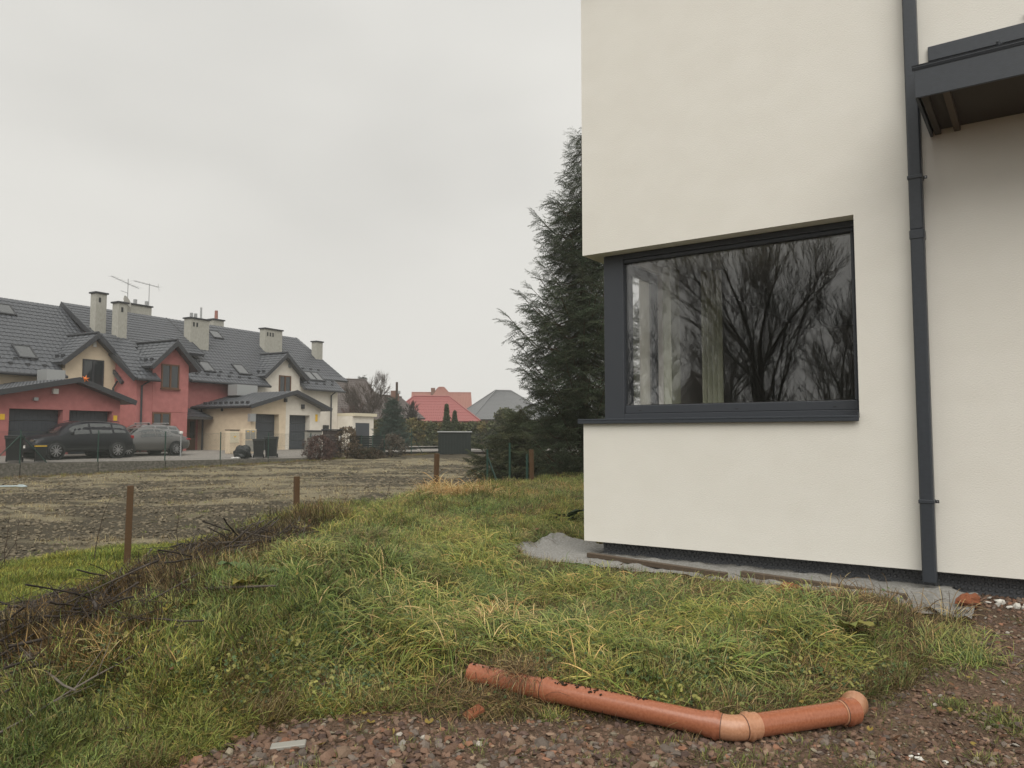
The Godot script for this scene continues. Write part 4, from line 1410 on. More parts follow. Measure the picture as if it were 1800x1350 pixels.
# ---------- bins, boxes and the like ----------
func wheelie_bin(label: String, at: Vector3, turn: float, s: float, band := false) -> void:
	var o := thing("wheelie_bin", label, "bin", at, turn, "")
	var b := MB.new()
	var lo := [Vector3(-0.24, 0.06, -0.24), Vector3(0.24, 0.06, -0.24), Vector3(0.24, 0.06, 0.24), Vector3(-0.24, 0.06, 0.24)]
	var hi := [Vector3(-0.30, 0.98, -0.32), Vector3(0.30, 0.98, -0.32), Vector3(0.30, 0.98, 0.32), Vector3(-0.30, 0.98, 0.32)]
	for k in 4:
		lo[k] *= s
		hi[k] *= s
	for k in 4:
		var l := (k + 1) % 4
		b.quad(lo[l], lo[k], hi[k], hi[l])
	b.quad(lo[0], lo[1], lo[2], lo[3])
	part(b.mesh(), "body", M.black_plastic, o)
	part(boxm(Vector3(-0.33, 0.985, -0.37) * s, Vector3(0.33, 1.05, 0.34) * s, 0.02), "lid", M.black_plastic, o)
	part(boxm(Vector3(-0.32, 0.91, -0.345) * s, Vector3(0.32, 0.978, 0.345) * s, 0.01), "rim", M.yellow if band else M.black_plastic, o)
	for x in [-0.27, 0.27]:
		part(tubem([Vector3(x - 0.03, 0.1, -0.26) * s, Vector3(x + 0.03, 0.1, -0.26) * s], [0.1 * s, 0.1 * s], 12), "wheel", M.tyre, o)

func make_yard_things() -> void:
	var back := Vector3(-0.7828, 0, -0.6223)
	var put := func(k: float, e: float) -> Vector3:
		var p := fence_at(k) + back * e
		p.y = yard_h(p) + 0.002
		return p
	wheelie_bin("black wheelie bin in front of the beige garage corner, left of the pair", put.call(12.6, 0.6), 0.3, 1.0)
	wheelie_bin("black wheelie bin with slightly raised lid, right of the pair by the garages", put.call(13.5, 0.75), 0.2, 1.12)
	wheelie_bin("black wheelie bin behind the braced fence post at far left", put.call(0.65, 0.5), 0.5, 1.08)
	wheelie_bin("short black bin with yellow rim beside the black car", put.call(1.65, 0.45), 0.6, 0.72, true)
	var q: Vector3 = put.call(11.55, 0.5)
	solo(blob(61, Vector3(0.95, 0.75, 0.8), 0.4), "rubbish_sack", M.black_plastic, "black rubbish sack slumped beside the wheelie bins", "sack", Transform3D(Basis(), q + Vector3.UP * 0.3))
	q = put.call(11.0, 0.25)
	solo(blob(62, Vector3(0.5, 0.12, 0.3), 0.4), "paper_scrap", M.white_paint, "pale scrap of paper lying left of the black sack", "litter", Transform3D(Basis(), q + Vector3.UP * 0.04))
	# meter cabinets
	q = put.call(13.2, 4.2)
	var cb := thing("meter_cabinet", "cream electricity cabinet standing before the left beige garage door", "cabinet", q, atan2(-RU.z, RU.x))
	part(boxm(Vector3(-0.35, 0.0, -0.18), Vector3(0.35, 1.35, 0.18), 0.01), "base", M.beige_render, cb)
	part(boxm(Vector3(-0.33, 0.62, 0.181), Vector3(0.33, 1.28, 0.2), 0.006), "door", M.cabinet, cb)
	part(boxm(Vector3(-0.06, 0.95, 0.2005), Vector3(0.1, 1.02, 0.205)), "warning_plate", M.yellow, cb)
	part(boxm(Vector3(-0.38, 1.352, -0.22), Vector3(0.38, 1.40, 0.22), 0.01), "lid", M.dark_masonry, cb)
	q = put.call(14.2, 4.1)
	cb = thing("meter_cabinet", "grey gas meter cabinet right of the cream cabinet", "cabinet", q, atan2(-RU.z, RU.x))
	part(boxm(Vector3(-0.45, 0.0, -0.18), Vector3(0.45, 1.45, 0.16), 0.01), "base", M.beige_render, cb)
	for i in 2:
		part(boxm(Vector3(-0.38 + i * 0.39, 0.85, 0.161), Vector3(-0.03 + i * 0.39, 1.38, 0.19), 0.008), "door", M.meter_grey, cb)
		part(boxm(Vector3(-0.28 + i * 0.39, 1.27, 0.1905), Vector3(-0.14 + i * 0.39, 1.33, 0.194)), "warning_plate", M.yellow, cb)
	part(boxm(Vector3(-0.38, 0.12, 0.161), Vector3(0.36, 0.78, 0.18), 0.008), "door", M.meter_grey, cb)
	# dark masonry pillar with an intercom, white wall stub, green panels
	q = Vector3(-10.7, 0.25, -45.9)
	var pl := thing("gate_pillar", "dark masonry gate pillar with white intercom and flat cap", "pillar", q, atan2(-FD.z, FD.x))
	for i in 6:
		part(boxm(Vector3(-0.55, 0.0 + i * 0.27, -0.2), Vector3(0.55, 0.262 + i * 0.27, 0.2), 0.012), "block", M.dark_masonry, pl)
	part(boxm(Vector3(-0.62, 1.622, -0.27), Vector3(0.62, 1.69, 0.27), 0.015), "cap", M.roof_trim, pl)
	part(boxm(Vector3(0.30, 1.0, 0.201), Vector3(0.42, 1.28, 0.23), 0.008), "intercom", M.white_paint, pl)
	q = Vector3(-12.0, 0.3, -46.6)
	var ws := thing("letterbox_wall", "short pale wall with letter flaps, left of the dark pillar", "wall", q, atan2(-FD.z, FD.x))
	part(boxm(Vector3(-0.55, 0, -0.13), Vector3(0.55, 1.52, 0.13), 0.01), "block", M.meter_grey, ws)
	part(boxm(Vector3(-0.6, 1.522, -0.2), Vector3(0.6, 1.58, 0.2), 0.01), "cap", M.roof_trim, ws)
	for i in 3:
		part(boxm(Vector3(-0.42 + i * 0.3, 1.2, 0.131), Vector3(-0.2 + i * 0.3, 1.32, 0.15), 0.005), "letter_flap", M.zinc, ws)
	q = Vector3(-8.75, 0.33, -46.6)
	var gp := thing("panel_fence", "dark green woven panel fence on a stone footing right of the pillar", "fence", q, -0.12)
	for i in 9:
		part(boxm(Vector3(-1.05, 0.28 + i * 0.105, -0.02), Vector3(1.05, 0.373 + i * 0.105, 0.02), 0.012), "slat", M.panel_green, gp, Transform3D(Basis(), Vector3(0, 0, 0.012 if i % 2 else 0.0)))
	for x in [-1.07, -0.35, 0.35, 1.07]:
		part(boxm(Vector3(x - 0.02, 0.0, -0.045), Vector3(x + 0.02, 1.27, 0.05), 0.006), "post", M.green_metal, gp)
	for i in 9:
		part(blob(70 + i, Vector3(0.27, 0.26, 0.24), 0.3), "stone", M.concrete, gp, Transform3D(Basis(), Vector3(-0.98 + i * 0.245, 0.12, 0.0)))
	# garden lamp post
	q = Vector3(-17.6, 0, -41.0)
	q.y = yard_h(q)
	var lp := thing("bollard_light", "slim steel bollard light in the yard near the grey car", "lamp", q)
	part(tubem([Vector3.ZERO, Vector3(0, 1.2, 0)], [0.035, 0.035], 8), "post", M.zinc, lp)
	part(tubem([Vector3(0, 1.2, 0), Vector3(0, 1.3, 0), Vector3(0, 1.34, 0)], [0.09, 0.1, 0.06], 10), "lamp_head", M.white_paint, lp)
	# paper star on the pink garage roof
	q = row_at(-11.35, -0.62, 4.12)
	var sb := MB.new()
	for k in 6:
		var a := TAU * k / 6.0 + 0.3
		var d := Vector3(cos(a), sin(a), 0)
		var e := Vector3(cos(a + 0.52), sin(a + 0.52), 0) * 0.075
		var g := Vector3(cos(a - 0.52), sin(a - 0.52), 0) * 0.075
		for z in [0.1, -0.1]:
			sb.tri(d * 0.21, e, Vector3(0, 0, z))
			sb.tri(d * 0.21, Vector3(0, 0, z), g)
	solo(sb.mesh(), "paper_star", M.orange_paper, "orange six pointed star on the pink garage roof edge", "star", Transform3D(Basis(Vector3.UP, 0.6), q + Vector3.UP * 0.3))
	# dark container by the road
	q = Vector3(-3.85, 0.0, -51.6)
	q.y = H(q.x, q.z) + 0.0
	var ct := thing("site_container", "dark slatted refuse enclosure with pale roof edge beside the road", "enclosure", q, 0.1)
	for i in 11:
		part(boxm(Vector3(-1.05 + i * 0.192, 0.0, 0.5), Vector3(-0.87 + i * 0.192, 1.42, 0.53), 0.006), "board", M.panel_green, ct)
	for i in 6:
		part(boxm(Vector3(-1.08, 0.0, -0.5 + i * 0.17), Vector3(-1.05, 1.42, -0.34 + i * 0.17), 0.006), "board", M.panel_green, ct)
		part(boxm(Vector3(1.06, 0.0, -0.5 + i * 0.17), Vector3(1.09, 1.42, -0.34 + i * 0.17), 0.006), "board", M.panel_green, ct)
	part(boxm(Vector3(-1.04, 0.02, -0.5), Vector3(1.05, 1.40, 0.49)), "lining", M.black_plastic, ct)
	part(boxm(Vector3(-1.15, 1.43, -0.6), Vector3(1.15, 1.50, 0.6), 0.01), "roof", M.zinc, ct)
	q = Vector3(0.35, 0, -56.0)
	q.y = H(q.x, q.z)
	var bx := thing("site_box", "low dark box with pale lid half hidden behind the fir", "box", q, 0.1)
	part(boxm(Vector3(-0.7, 0, -0.5), Vector3(0.9, 0.62, 0.5), 0.01), "body", M.black_plastic, bx)
	part(boxm(Vector3(-0.74, 0.622, -0.54), Vector3(0.94, 0.68, 0.54), 0.01), "lid", M.zinc, bx)
	# hose in the field
	var hp := []
	var hr := []
	for i in 16:
		var t := i / 15.0
		var x := -19.6 + 3.4 * t
		var d := 27.2 - 0.5 * sin(t * 2.0) + (0.0 if t < 0.85 else (t - 0.85) * 6.0)
		if t > 0.85: x = -19.6 + 3.4 * 0.85 - (t - 0.85) * 6.0
		hp.append(on(x, -d, 0.05))
		hr.append(0.028)
	solo(tubem(hp, hr, 6), "garden_hose", M.hose, "pale blue hose lying at the left edge of the bare field", "hose")

# ---------- far houses, hedge and trees ----------
func hip_house(label: String, at: Vector3, turn: float, lx: float, lz: float, wall_h: float, ridge_h: float, ridge: float, over: float, wall: Material, roof: Material, chims: Array, course := 0.4) -> Node3D:
	# ridge: its half length along x; lx, lz: half sizes of the walls
	var o := thing("detached_house", label, "house", at, turn)
	part(boxm(Vector3(-lx, -0.5, -lz), Vector3(lx, wall_h, lz)), "wall", wall, o)
	if ridge >= lx:
		var g := MB.new()
		for sd in [-1.0, 1.0]:
			var p := [Vector3(lx * sd, wall_h, lz * sd), Vector3(lx * sd, wall_h, -lz * sd), Vector3(lx * sd, ridge_h - 0.3, 0)]
			g.tri(p[0], p[1], p[2])
		part(g.mesh(), "gable", wall, o)
	var ex := lx + over
	var ez := lz + over
	var he := wall_h - 0.15
	var e := [Vector3(-ex, he, ez), Vector3(ex, he, ez), Vector3(ex, he, -ez), Vector3(-ex, he, -ez)]
	var rl := Vector3(-minf(ridge, ex), ridge_h, 0)
	var rr := Vector3(minf(ridge, ex), ridge_h, 0)
	for q in [[e[0], e[1], rr, rl], [e[2], e[3], rl, rr], [e[1], e[2], rr, rr], [e[3], e[0], rl, rl]]:
		if ridge >= lx and q[2] == q[3]: continue
		var b := MB.new()
		tiled(b, q[0], q[1], q[2], q[3], course)
		part(b.mesh(), "roof", roof, o)
	part(tubem([rl + Vector3.UP * 0.05, rr + Vector3.UP * 0.05], [0.12, 0.12], 6), "ridge_cap", roof, o)
	if ridge < lx:
		for k in 4:
			part(tubem([e[k] + Vector3.UP * 0.05, (rl if k in [0, 3] else rr) + Vector3.UP * 0.06], [0.11, 0.11], 6), "hip_cap", roof, o)
	for c in chims:
		part(boxm(Vector3(c[0] - 0.4, ridge_h - 1.5, c[1] - 0.35), Vector3(c[0] + 0.4, ridge_h + c[2], c[1] + 0.35)), "chimney", M.brown_brick, o)
	for x in [-0.5, 0.5]:
		part(boxm(Vector3(lx * x - 0.7, 1.0, lz + 0.001), Vector3(lx * x + 0.7, 2.3, lz + 0.03)), "window", M.dark_glass, o)
	return o

func spray(seed_: int, shoots: int, ln: float, needle: float, wide: float, droop := 0.15) -> ArrayMesh:
	# a flat fan of needled shoots along +x
	var r := RandomNumberGenerator.new()
	r.seed = seed_
	var b := MB.new()
	for k in shoots + 1:
		var p0 := Vector3.ZERO
		var d := Vector3(1, 0, 0)
		var l := ln
		if k > 0:
			var f := 0.12 + 0.8 * k / float(shoots + 1)
			p0 = Vector3(ln * f, -droop * ln * f * f, 0)
			var sd := 1.0 if k % 2 else -1.0
			d = Vector3(0.75, r.randf_range(-0.55, 0.05), sd * r.randf_range(0.5, 0.85)).normalized()
			l = ln * 0.5 * (1.0 - f * 0.55) * r.randf_range(0.8, 1.2)
		var n := int(l / (needle * 0.30)) + 3
		for i in n:
			var t := (i + r.randf()) / n
			var p := p0 + d * l * t + Vector3.DOWN * droop * l * t * t
			var a := r.randf() * TAU
			var s := d.cross(Vector3.UP).normalized()
			var u := s.cross(d)
			var out := (d * r.randf_range(0.5, 0.9) + s * cos(a) * 0.8 + u * sin(a) * 0.6).normalized()
			var w := out.cross(d).normalized() * wide
			var tip := p + out * needle * r.randf_range(0.7, 1.15)
			var g := r.randf_range(0.75, 1.25)
			var col := Color(g, g * r.randf_range(0.95, 1.05), g)
			var nn := (out.cross(w).normalized() * 0.6 + Vector3.UP * 0.5 + out * 0.3).normalized()
			b.tri(p - w, p + w, tip, col)
	return b.mesh()

func spruce(called: String, label: String, category: String, at: Vector3, high: float, rad: float, seed_: int, tint: Color, sprays: Array, scale_ := 1.0, whorl := 0.34, lowest := 0.25, droop := 0.25, taper := 0.72, skirt := 1.0) -> void:
	var r := RandomNumberGenerator.new()
	r.seed = seed_
	var o := thing(called, label, category, at)
	var tb := MB.new()
	tube(tb, [Vector3(0, -0.2, 0), Vector3(0, high * 0.5, 0), Vector3(0, high, 0)], [high * 0.018, high * 0.009, 0.004], 8, Color(0.06, 0.045, 0.035))
	part(tb.mesh(), "trunk", M.bark, o)
	var bb := MB.new()
	var where := []
	var cols := []
	for k in sprays.size():
		where.append([])
		cols.append([])
	var y := lowest
	while y < high * 0.985:
		var f := 1.0 - y / high
		var R := rad * pow(f, taper) * (0.9 + 0.1 * sin(y * 2.0)) * lerpf(skirt, 1.0, smoothstep(0.06, 0.3, y / high)) + 0.08
		var nb := 7 if R > 0.6 else 5
		var a0 := r.randf() * TAU
		for i in nb:
			var a := a0 + TAU * i / nb + r.randf_range(-0.3, 0.3)
			var len_ := R * r.randf_range(0.72, 1.22)
			var dir := Vector3(cos(a), 0, sin(a))
			var yy := y + r.randf_range(-0.15, 0.15)
			var pt := func(t: float) -> Vector3: return Vector3(0, yy, 0) + dir * len_ * t + Vector3.UP * len_ * (-droop * sin(PI * minf(t, 0.9)) * 1.0 + 0.30 * t * t * t)
			var pts := []
			var rr := []
			for q in 6:
				pts.append(pt.call(q / 5.0))
				rr.append(lerpf(0.022, 0.004, q / 5.0) * clampf(len_, 0.3, 1.5))
			tube(bb, pts, rr, 4, Color(0.07, 0.05, 0.035), false)
			var n := maxi(3, int(len_ / (0.135 * scale_)))
			for q in n:
				var t := lerpf(0.12, 1.0, (q + r.randf()) / n)
				var p: Vector3 = pt.call(t)
				var along: Vector3 = (pt.call(minf(t + 0.05, 1.02)) - pt.call(t - 0.03)).normalized()
				for sd in ([-1.0, 1.0, 0.0] if t < 0.93 else [0.0, 0.5, -0.5]):
					var side := along.cross(Vector3.UP).normalized()
					var d: Vector3 = (along * r.randf_range(0.5, 1.0) + side * sd * r.randf_range(0.6, 1.1) + Vector3.DOWN * (r.randf_range(0.25, 0.85) if t < 0.9 else -0.1)).normalized()
					var up := (Vector3.UP - d * d.y).normalized()
					var s := scale_ * r.randf_range(0.75, 1.25) * (1.0 if t < 0.9 else 0.8) * clampf(0.55 + len_ * 0.4, 0.5, 1.1)
					var bs := Basis(d, up, d.cross(up)).rotated(d, r.randf_range(-0.5, 0.5)).scaled(Vector3.ONE * s)
					var k := r.randi() % sprays.size()
					where[k].append(Transform3D(bs, p))
					var g := r.randf_range(0.55, 1.5)
					cols[k].append(Color(tint.r * g * r.randf_range(0.9, 1.15), tint.g * g, tint.b * g))
		y += whorl * r.randf_range(0.75, 1.2) * (0.42 + 0.58 * f)
	part(bb.mesh(), "branch_wood", M.bark, o)
	var cr := Node3D.new()
	cr.name = "crown"
	o.add_child(cr)
	for k in sprays.size(): many(sprays[k], "needle_spray", M.needles, cr, where[k], cols[k])

func grow(b: MB, p: Vector3, d: Vector3, ln: float, rad: float, level: int, r: RandomNumberGenerator, col: Color, spread_: float, thin: float) -> void:
	# one limb and what springs from it
	var n := 5 if level > 1 else 3
	var pts := [p]
	var rr := [rad]
	var q := p
	var e := d
	for i in n:
		e = (e + Vector3(r.randf_range(-1, 1), r.randf_range(-0.6, 0.9), r.randf_range(-1, 1)) * 0.16).normalized()
		q += e * ln / n
		pts.append(q)
		rr.append(lerpf(rad, rad * 0.45, (i + 1.0) / n))
	tube(b, pts, rr, 6 if level > 2 else 3, col, false)
	if level == 0: return
	var kids := 3 + (2 if level < 3 else 1)
	for k in kids:
		var t := r.randf_range(0.3, 1.0) if k > 0 else 1.0
		var i := clampi(int(t * n), 1, n)
		var ax := Vector3(r.randf_range(-1, 1), r.randf_range(-0.3, 0.5), r.randf_range(-1, 1)).normalized()
		var dd: Vector3 = ((pts[i] - pts[i - 1]).normalized() + ax * spread_ * r.randf_range(0.6, 1.2) + Vector3.UP * 0.12).normalized()
		grow(b, pts[i], dd, ln * r.randf_range(0.5, 0.78), maxf(rr[i] * r.randf_range(0.45, 0.7), thin), level - 1, r, col, spread_, thin)

func bare_tree(label: String, at: Vector3, high: float, seed_: int, stems := 1, levels := 5, col := Color(0.035, 0.03, 0.026), thin := 0.006, group := "", slim := 0.013) -> Node3D:
	var r := RandomNumberGenerator.new()
	r.seed = seed_
	var o := thing("bare_tree", label, "tree", at, 0.0, group)
	var tb := MB.new()
	var cb := MB.new()
	for k in stems:
		var lean := Vector3(r.randf_range(-0.35, 0.35), 1, r.randf_range(-0.35, 0.35)).normalized() if stems > 1 else Vector3(r.randf_range(-0.06, 0.06), 1, r.randf_range(-0.06, 0.06)).normalized()
		var top := lean * high * 0.42
		var rad := high * slim
		tube(tb, [Vector3(0, -0.2, 0), top * 0.4 + Vector3(r.randf_range(-0.1, 0.1), 0, 0), top], [rad * 1.3, rad, rad * 0.75], 8, col)
		for i in 5:
			var f := 0.45 + 0.55 * i / 4.0
			var a := r.randf() * TAU
			var d := (lean + Vector3(cos(a), 0.2, sin(a)) * (0.75 if i < 4 else 0.2)).normalized()
			grow(cb, top * f, d, high * 0.24 * r.randf_range(0.8, 1.2), rad * 0.55, levels - 1, r, col, 0.62, thin)
	part(tb.mesh(), "trunk", M.bark, o)
	part(cb.mesh(), "crown", M.bark, o)
	return o

func leaf_clump(seed_: int, n: int, size: float, spread_: float) -> ArrayMesh:
	var r := RandomNumberGenerator.new()
	r.seed = seed_
	var b := MB.new()
	for i in n:
		var p := Vector3(r.randf_range(-1, 1), r.randf_range(-1, 1), r.randf_range(-1, 1)) * spread_
		var d := Vector3(r.randf_range(-1, 1), r.randf_range(-0.7, 0.7), r.randf_range(-1, 1)).normalized()
		var w := d.cross(Vector3(r.randf(), 1, r.randf())).normalized() * size * 0.35
		var nn := (d.cross(w).normalized() + Vector3.UP * 0.6).normalized()
		var g := r.randf_range(0.7, 1.3)
		var col := Color(g, g, g)
		b.tri(p, p + d * size * 0.5 + w, p + d * size, col)
		b.tri(p, p + d * size, p + d * size * 0.5 - w, col)
	return b.mesh()

func bush(called: String, label: String, category: String, at: Vector3, high: float, rad: float, n: int, seed_: int, tint: Color, tint2: Color, mesh_: Mesh, power := 1.0, group := "", stems := 6) -> void:
	# power: 1 a cone, 0.5 an egg; leaves fill a shell of uneven depth
	var r := RandomNumberGenerator.new()
	r.seed = seed_
	var nn := FastNoiseLite.new()
	nn.seed = seed_
	nn.frequency = 0.8
	var o := thing(called, label, category, at, 0.0, group)
	var tb := MB.new()
	for k in stems:
		var a := TAU * k / stems + r.randf()
		var e := Vector3(cos(a) * rad * 0.6, high * r.randf_range(0.5, 0.9), sin(a) * rad * 0.6)
		if stems == 1: e = Vector3(0, high * 0.9, 0)
		tube(tb, [Vector3(0, -0.1, 0), e * Vector3(0.4, 0.5, 0.4), e], [0.03 * high / 2.0 + 0.01, 0.015 * high / 2.0 + 0.006, 0.005], 5, Color(0.05, 0.038, 0.03))
	part(tb.mesh(), "trunk" if stems == 1 else "stem", M.bark, o)
	var where := []
	var cols := []
	for i in n:
		var f := r.randf()
		var y := high * f
		var R := rad * (pow(1.0 - f, power) if power >= 0.9 else sqrt(maxf(0.0, 1.0 - pow(2.0 * f - 0.85, 2.0) / 1.4)))
		var a := r.randf() * TAU
		R *= 1.0 + 0.55 * nn.get_noise_3d(cos(a) * 2.0, y * 1.6, sin(a) * 2.0)
		R *= sqrt(r.randf_range(0.25, 1.0))
		var b := Basis.from_euler(Vector3(r.randf() * TAU, r.randf() * TAU, r.randf() * TAU)).scaled(Vector3.ONE * r.randf_range(0.7, 1.3))
		where.append(Transform3D(b, Vector3(cos(a) * R, y, sin(a) * R)))
		var g := r.randf_range(0.7, 1.25)
		var c := tint.lerp(tint2, r.randf())
		cols.append(Color(c.r * g, c.g * g, c.b * g))
	many(mesh_, "crown", M.leaf, o, where, cols)

func ground_at(x: float, z: float) -> Vector3:
	return Vector3(x, H(x, z) - 0.02, z)

func make_backdrop() -> void:
	hip_house("house with wide dark brown tiled roof behind the end of the row", Vector3(-21.5, 0.4, -88), 0.25, 6.5, 5.0, 3.0, 7.6, 4.6, 0.6, M.brown_brick, M.brown_roof, [[-1.0, 0.0, 0.4]])
	hip_house("low brown brick house behind the bare trees", Vector3(-15.2, 0.4, -92), 1.2, 3.5, 3.0, 3.4, 5.9, 4.2, 0.4, M.brown_brick, M.brown_roof, [[1.5, 0.5, 0.7]])
	hip_house("house with bright red hipped metal roof above the hedge", Vector3(-11.0, 0.4, -105), 0.12, 5.6, 4.6, 3.2, 6.5, 2.4, 0.7, M.yellow_render, M.red_roof, [], 0.8)
	var og := hip_house("large house with orange red roof and yellow gable, farthest behind", Vector3(-13.6, 0.5, -148), 0.1, 5.2, 4.5, 6.2, 9.3, 9.0, 0.5, M.yellow_render, M.orange_roof, [[-1.6, 0.5, 0.9], [3.4, 0.4, -0.4]])
	var xb := MB.new()
	tiled(xb, Vector3(-2.6, 6.4, 5.2), Vector3(2.6, 6.4, 5.2), Vector3(0.4, 10.4, 1.2), Vector3(-0.4, 10.4, 1.2))
	tiled(xb, Vector3(2.6, 6.4, 5.2), Vector3(4.2, 6.4, -2), Vector3(0.6, 10.4, -0.5), Vector3(0.4, 10.4, 1.2))
	tiled(xb, Vector3(-4.2, 6.4, -2), Vector3(-2.6, 6.4, 5.2), Vector3(-0.4, 10.4, 1.2), Vector3(-0.6, 10.4, -0.5))
	part(xb.mesh(), "cross_roof", M.orange_roof, og)
	var gh := hip_house("house with pale grey hipped roof and roof window behind the trees", Vector3(-1.3, 0.4, -114), 0.35, 6.0, 5.0, 3.6, 7.8, 1.2, 0.6, M.brown_brick, M.slate_roof, [])
	part(boxm(Vector3(-3.6, 5.5, 3.2), Vector3(-2.5, 5.6, 4.4)), "skylight", M.sky_glass, gh, Transform3D(Basis(Vector3.RIGHT, 0.66), Vector3(0, 2.25, -3.2)))
	# roadside pole
	var p := ground_at(-12.0, -80.0)
	var po := thing("utility_pole", "brown wooden utility pole rising beside the red roof", "pole", p)
	part(tubem([Vector3.ZERO, Vector3(0, 6.8, 0)], [0.16, 0.12], 8), "post", M.dark_wood, po)
	part(boxm(Vector3(-0.1, 5.6, -0.25), Vector3(0.35, 5.9, 0.05), 0.02), "lamp_arm", M.zinc, po)
	bare_tree("bare birch like tree with fine twigs left of the wooden pole", ground_at(-14.6, -79.0), 8.6, 5, 2, 5, Color(0.10, 0.08, 0.07), 0.014)
	bare_tree("small bare dark tree in front of the red roof", ground_at(-10.4, -80.0), 5.8, 8, 1, 5, Color(0.05, 0.042, 0.038), 0.014)
	bare_tree("bare reddish tree beside the brown roof", ground_at(-16.4, -84.0), 6.0, 13, 3, 4, Color(0.12, 0.065, 0.055), 0.014)
	# hedge of thujas along the road
	var fan := leaf_clump(4, 12, 0.22, 0.14)
	for i in 15:
		var x := -13.9 + i * 0.93
		var g := rng.randf()
		bush("thuja", "green and ochre thuja clipped into the hedge behind the road", "shrub", ground_at(x, -71.5 + 0.5 * rng.randf()), rng.randf_range(2.1, 2.7), 0.72, 420, 100 + i, Color(0.06, 0.072, 0.026), Color(0.20, 0.155, 0.055) if g > 0.5 else Color(0.09, 0.10, 0.036), fan, 0.6, "thujas of the roadside hedge", 1)
	var tight := leaf_clump(14, 12, 0.13, 0.08)
	bush("columnar_thuja", "tall narrow dark thuja rising from the hedge, left of two", "shrub", ground_at(-5.95, -70.0), 4.0, 0.62, 900, 131, Color(0.05, 0.07, 0.03), Color(0.08, 0.10, 0.04), tight, 0.95, "", 1)
	bush("columnar_thuja", "tall narrow dark thuja rising from the hedge, right and shorter", "shrub", ground_at(-5.2, -70.0), 3.4, 0.66, 900, 132, Color(0.05, 0.07, 0.03), Color(0.08, 0.10, 0.04), tight, 0.95, "", 1)
	for i in 7:
		var x := -0.6 + i * 1.15
		bush("garden_shrub", "olive green garden shrub behind the road near the fir", "shrub", ground_at(x, -69.0 - rng.randf() * 3.0), rng.randf_range(2.4, 3.6), 1.1, 500, 150 + i, Color(0.045, 0.056, 0.025), Color(0.10, 0.10, 0.042), fan, 0.6, "shrubs behind the road", 3)
	# shrubs at the fence
	var lf := leaf_clump(9, 10, 0.075, 0.09)
	bush("barberry_shrub", "burgundy leaved shrub growing over the fence by the dark pillar", "shrub", Vector3(-11.15, 0.25, -44.6), 1.25, 0.95, 420, 171, Color(0.06, 0.03, 0.026), Color(0.13, 0.08, 0.065), lf, 0.55)
	bush("hedge_shrub", "brown winter shrub rising between pillar and green panels", "shrub", Vector3(-9.9, 0.3, -46.3), 1.75, 0.85, 420, 172, Color(0.07, 0.052, 0.034), Color(0.16, 0.115, 0.07), lf, 0.55)
	bush("hedge_shrub", "dark leafless shrub spilling right of the green panel fence", "shrub", Vector3(-7.3, 0.3, -46.9), 1.3, 0.9, 320, 173, Color(0.06, 0.05, 0.04), Color(0.12, 0.10, 0.072), lf, 0.55)
	bush("low_shrub", "low dark shrub on the stone footing below the green panels", "shrub", Vector3(-8.6, 0.2, -46.0), 0.55, 1.0, 500, 174, Color(0.03, 0.035, 0.015), Color(0.08, 0.05, 0.03), lf, 0.55)

func make_spruces() -> void:
	var sp := [spray(1, 8, 0.46, 0.034, 0.0038), spray(2, 9, 0.52, 0.034, 0.0038), spray(3, 7, 0.40, 0.036, 0.0038)]
	spruce("spruce_tree", "tall dark spruce with drooping branches behind the house corner", "tree", ground_at(1.98, -21.3), 9.8, 2.5, 77, Color(0.050, 0.064, 0.037), sp, 1.0, 0.30, 0.2, 0.26, 0.78, 0.5)
	var far := [spray(4, 7, 0.6, 0.07, 0.009), spray(5, 6, 0.5, 0.07, 0.009)]
	spruce("fir_tree", "lower olive green fir standing left of the tall spruce", "tree", ground_at(0.3, -28.5), 2.9, 1.6, 78, Color(0.06, 0.07, 0.036), far, 1.0, 0.28, 0.2, 0.25)
	spruce("blue_spruce", "small blue green spruce beside the road near the green panels", "tree", ground_at(-9.3, -60.0), 4.2, 1.35, 79, Color(0.05, 0.075, 0.06), far, 0.9, 0.3, 0.15, 0.12)
	spruce("fir_tree", "spiky fir top showing above the brown roof", "tree", ground_at(-19.5, -100.0), 9.2, 1.6, 80, Color(0.03, 0.036, 0.024), far, 1.3, 0.5, 4.0, 0.2)

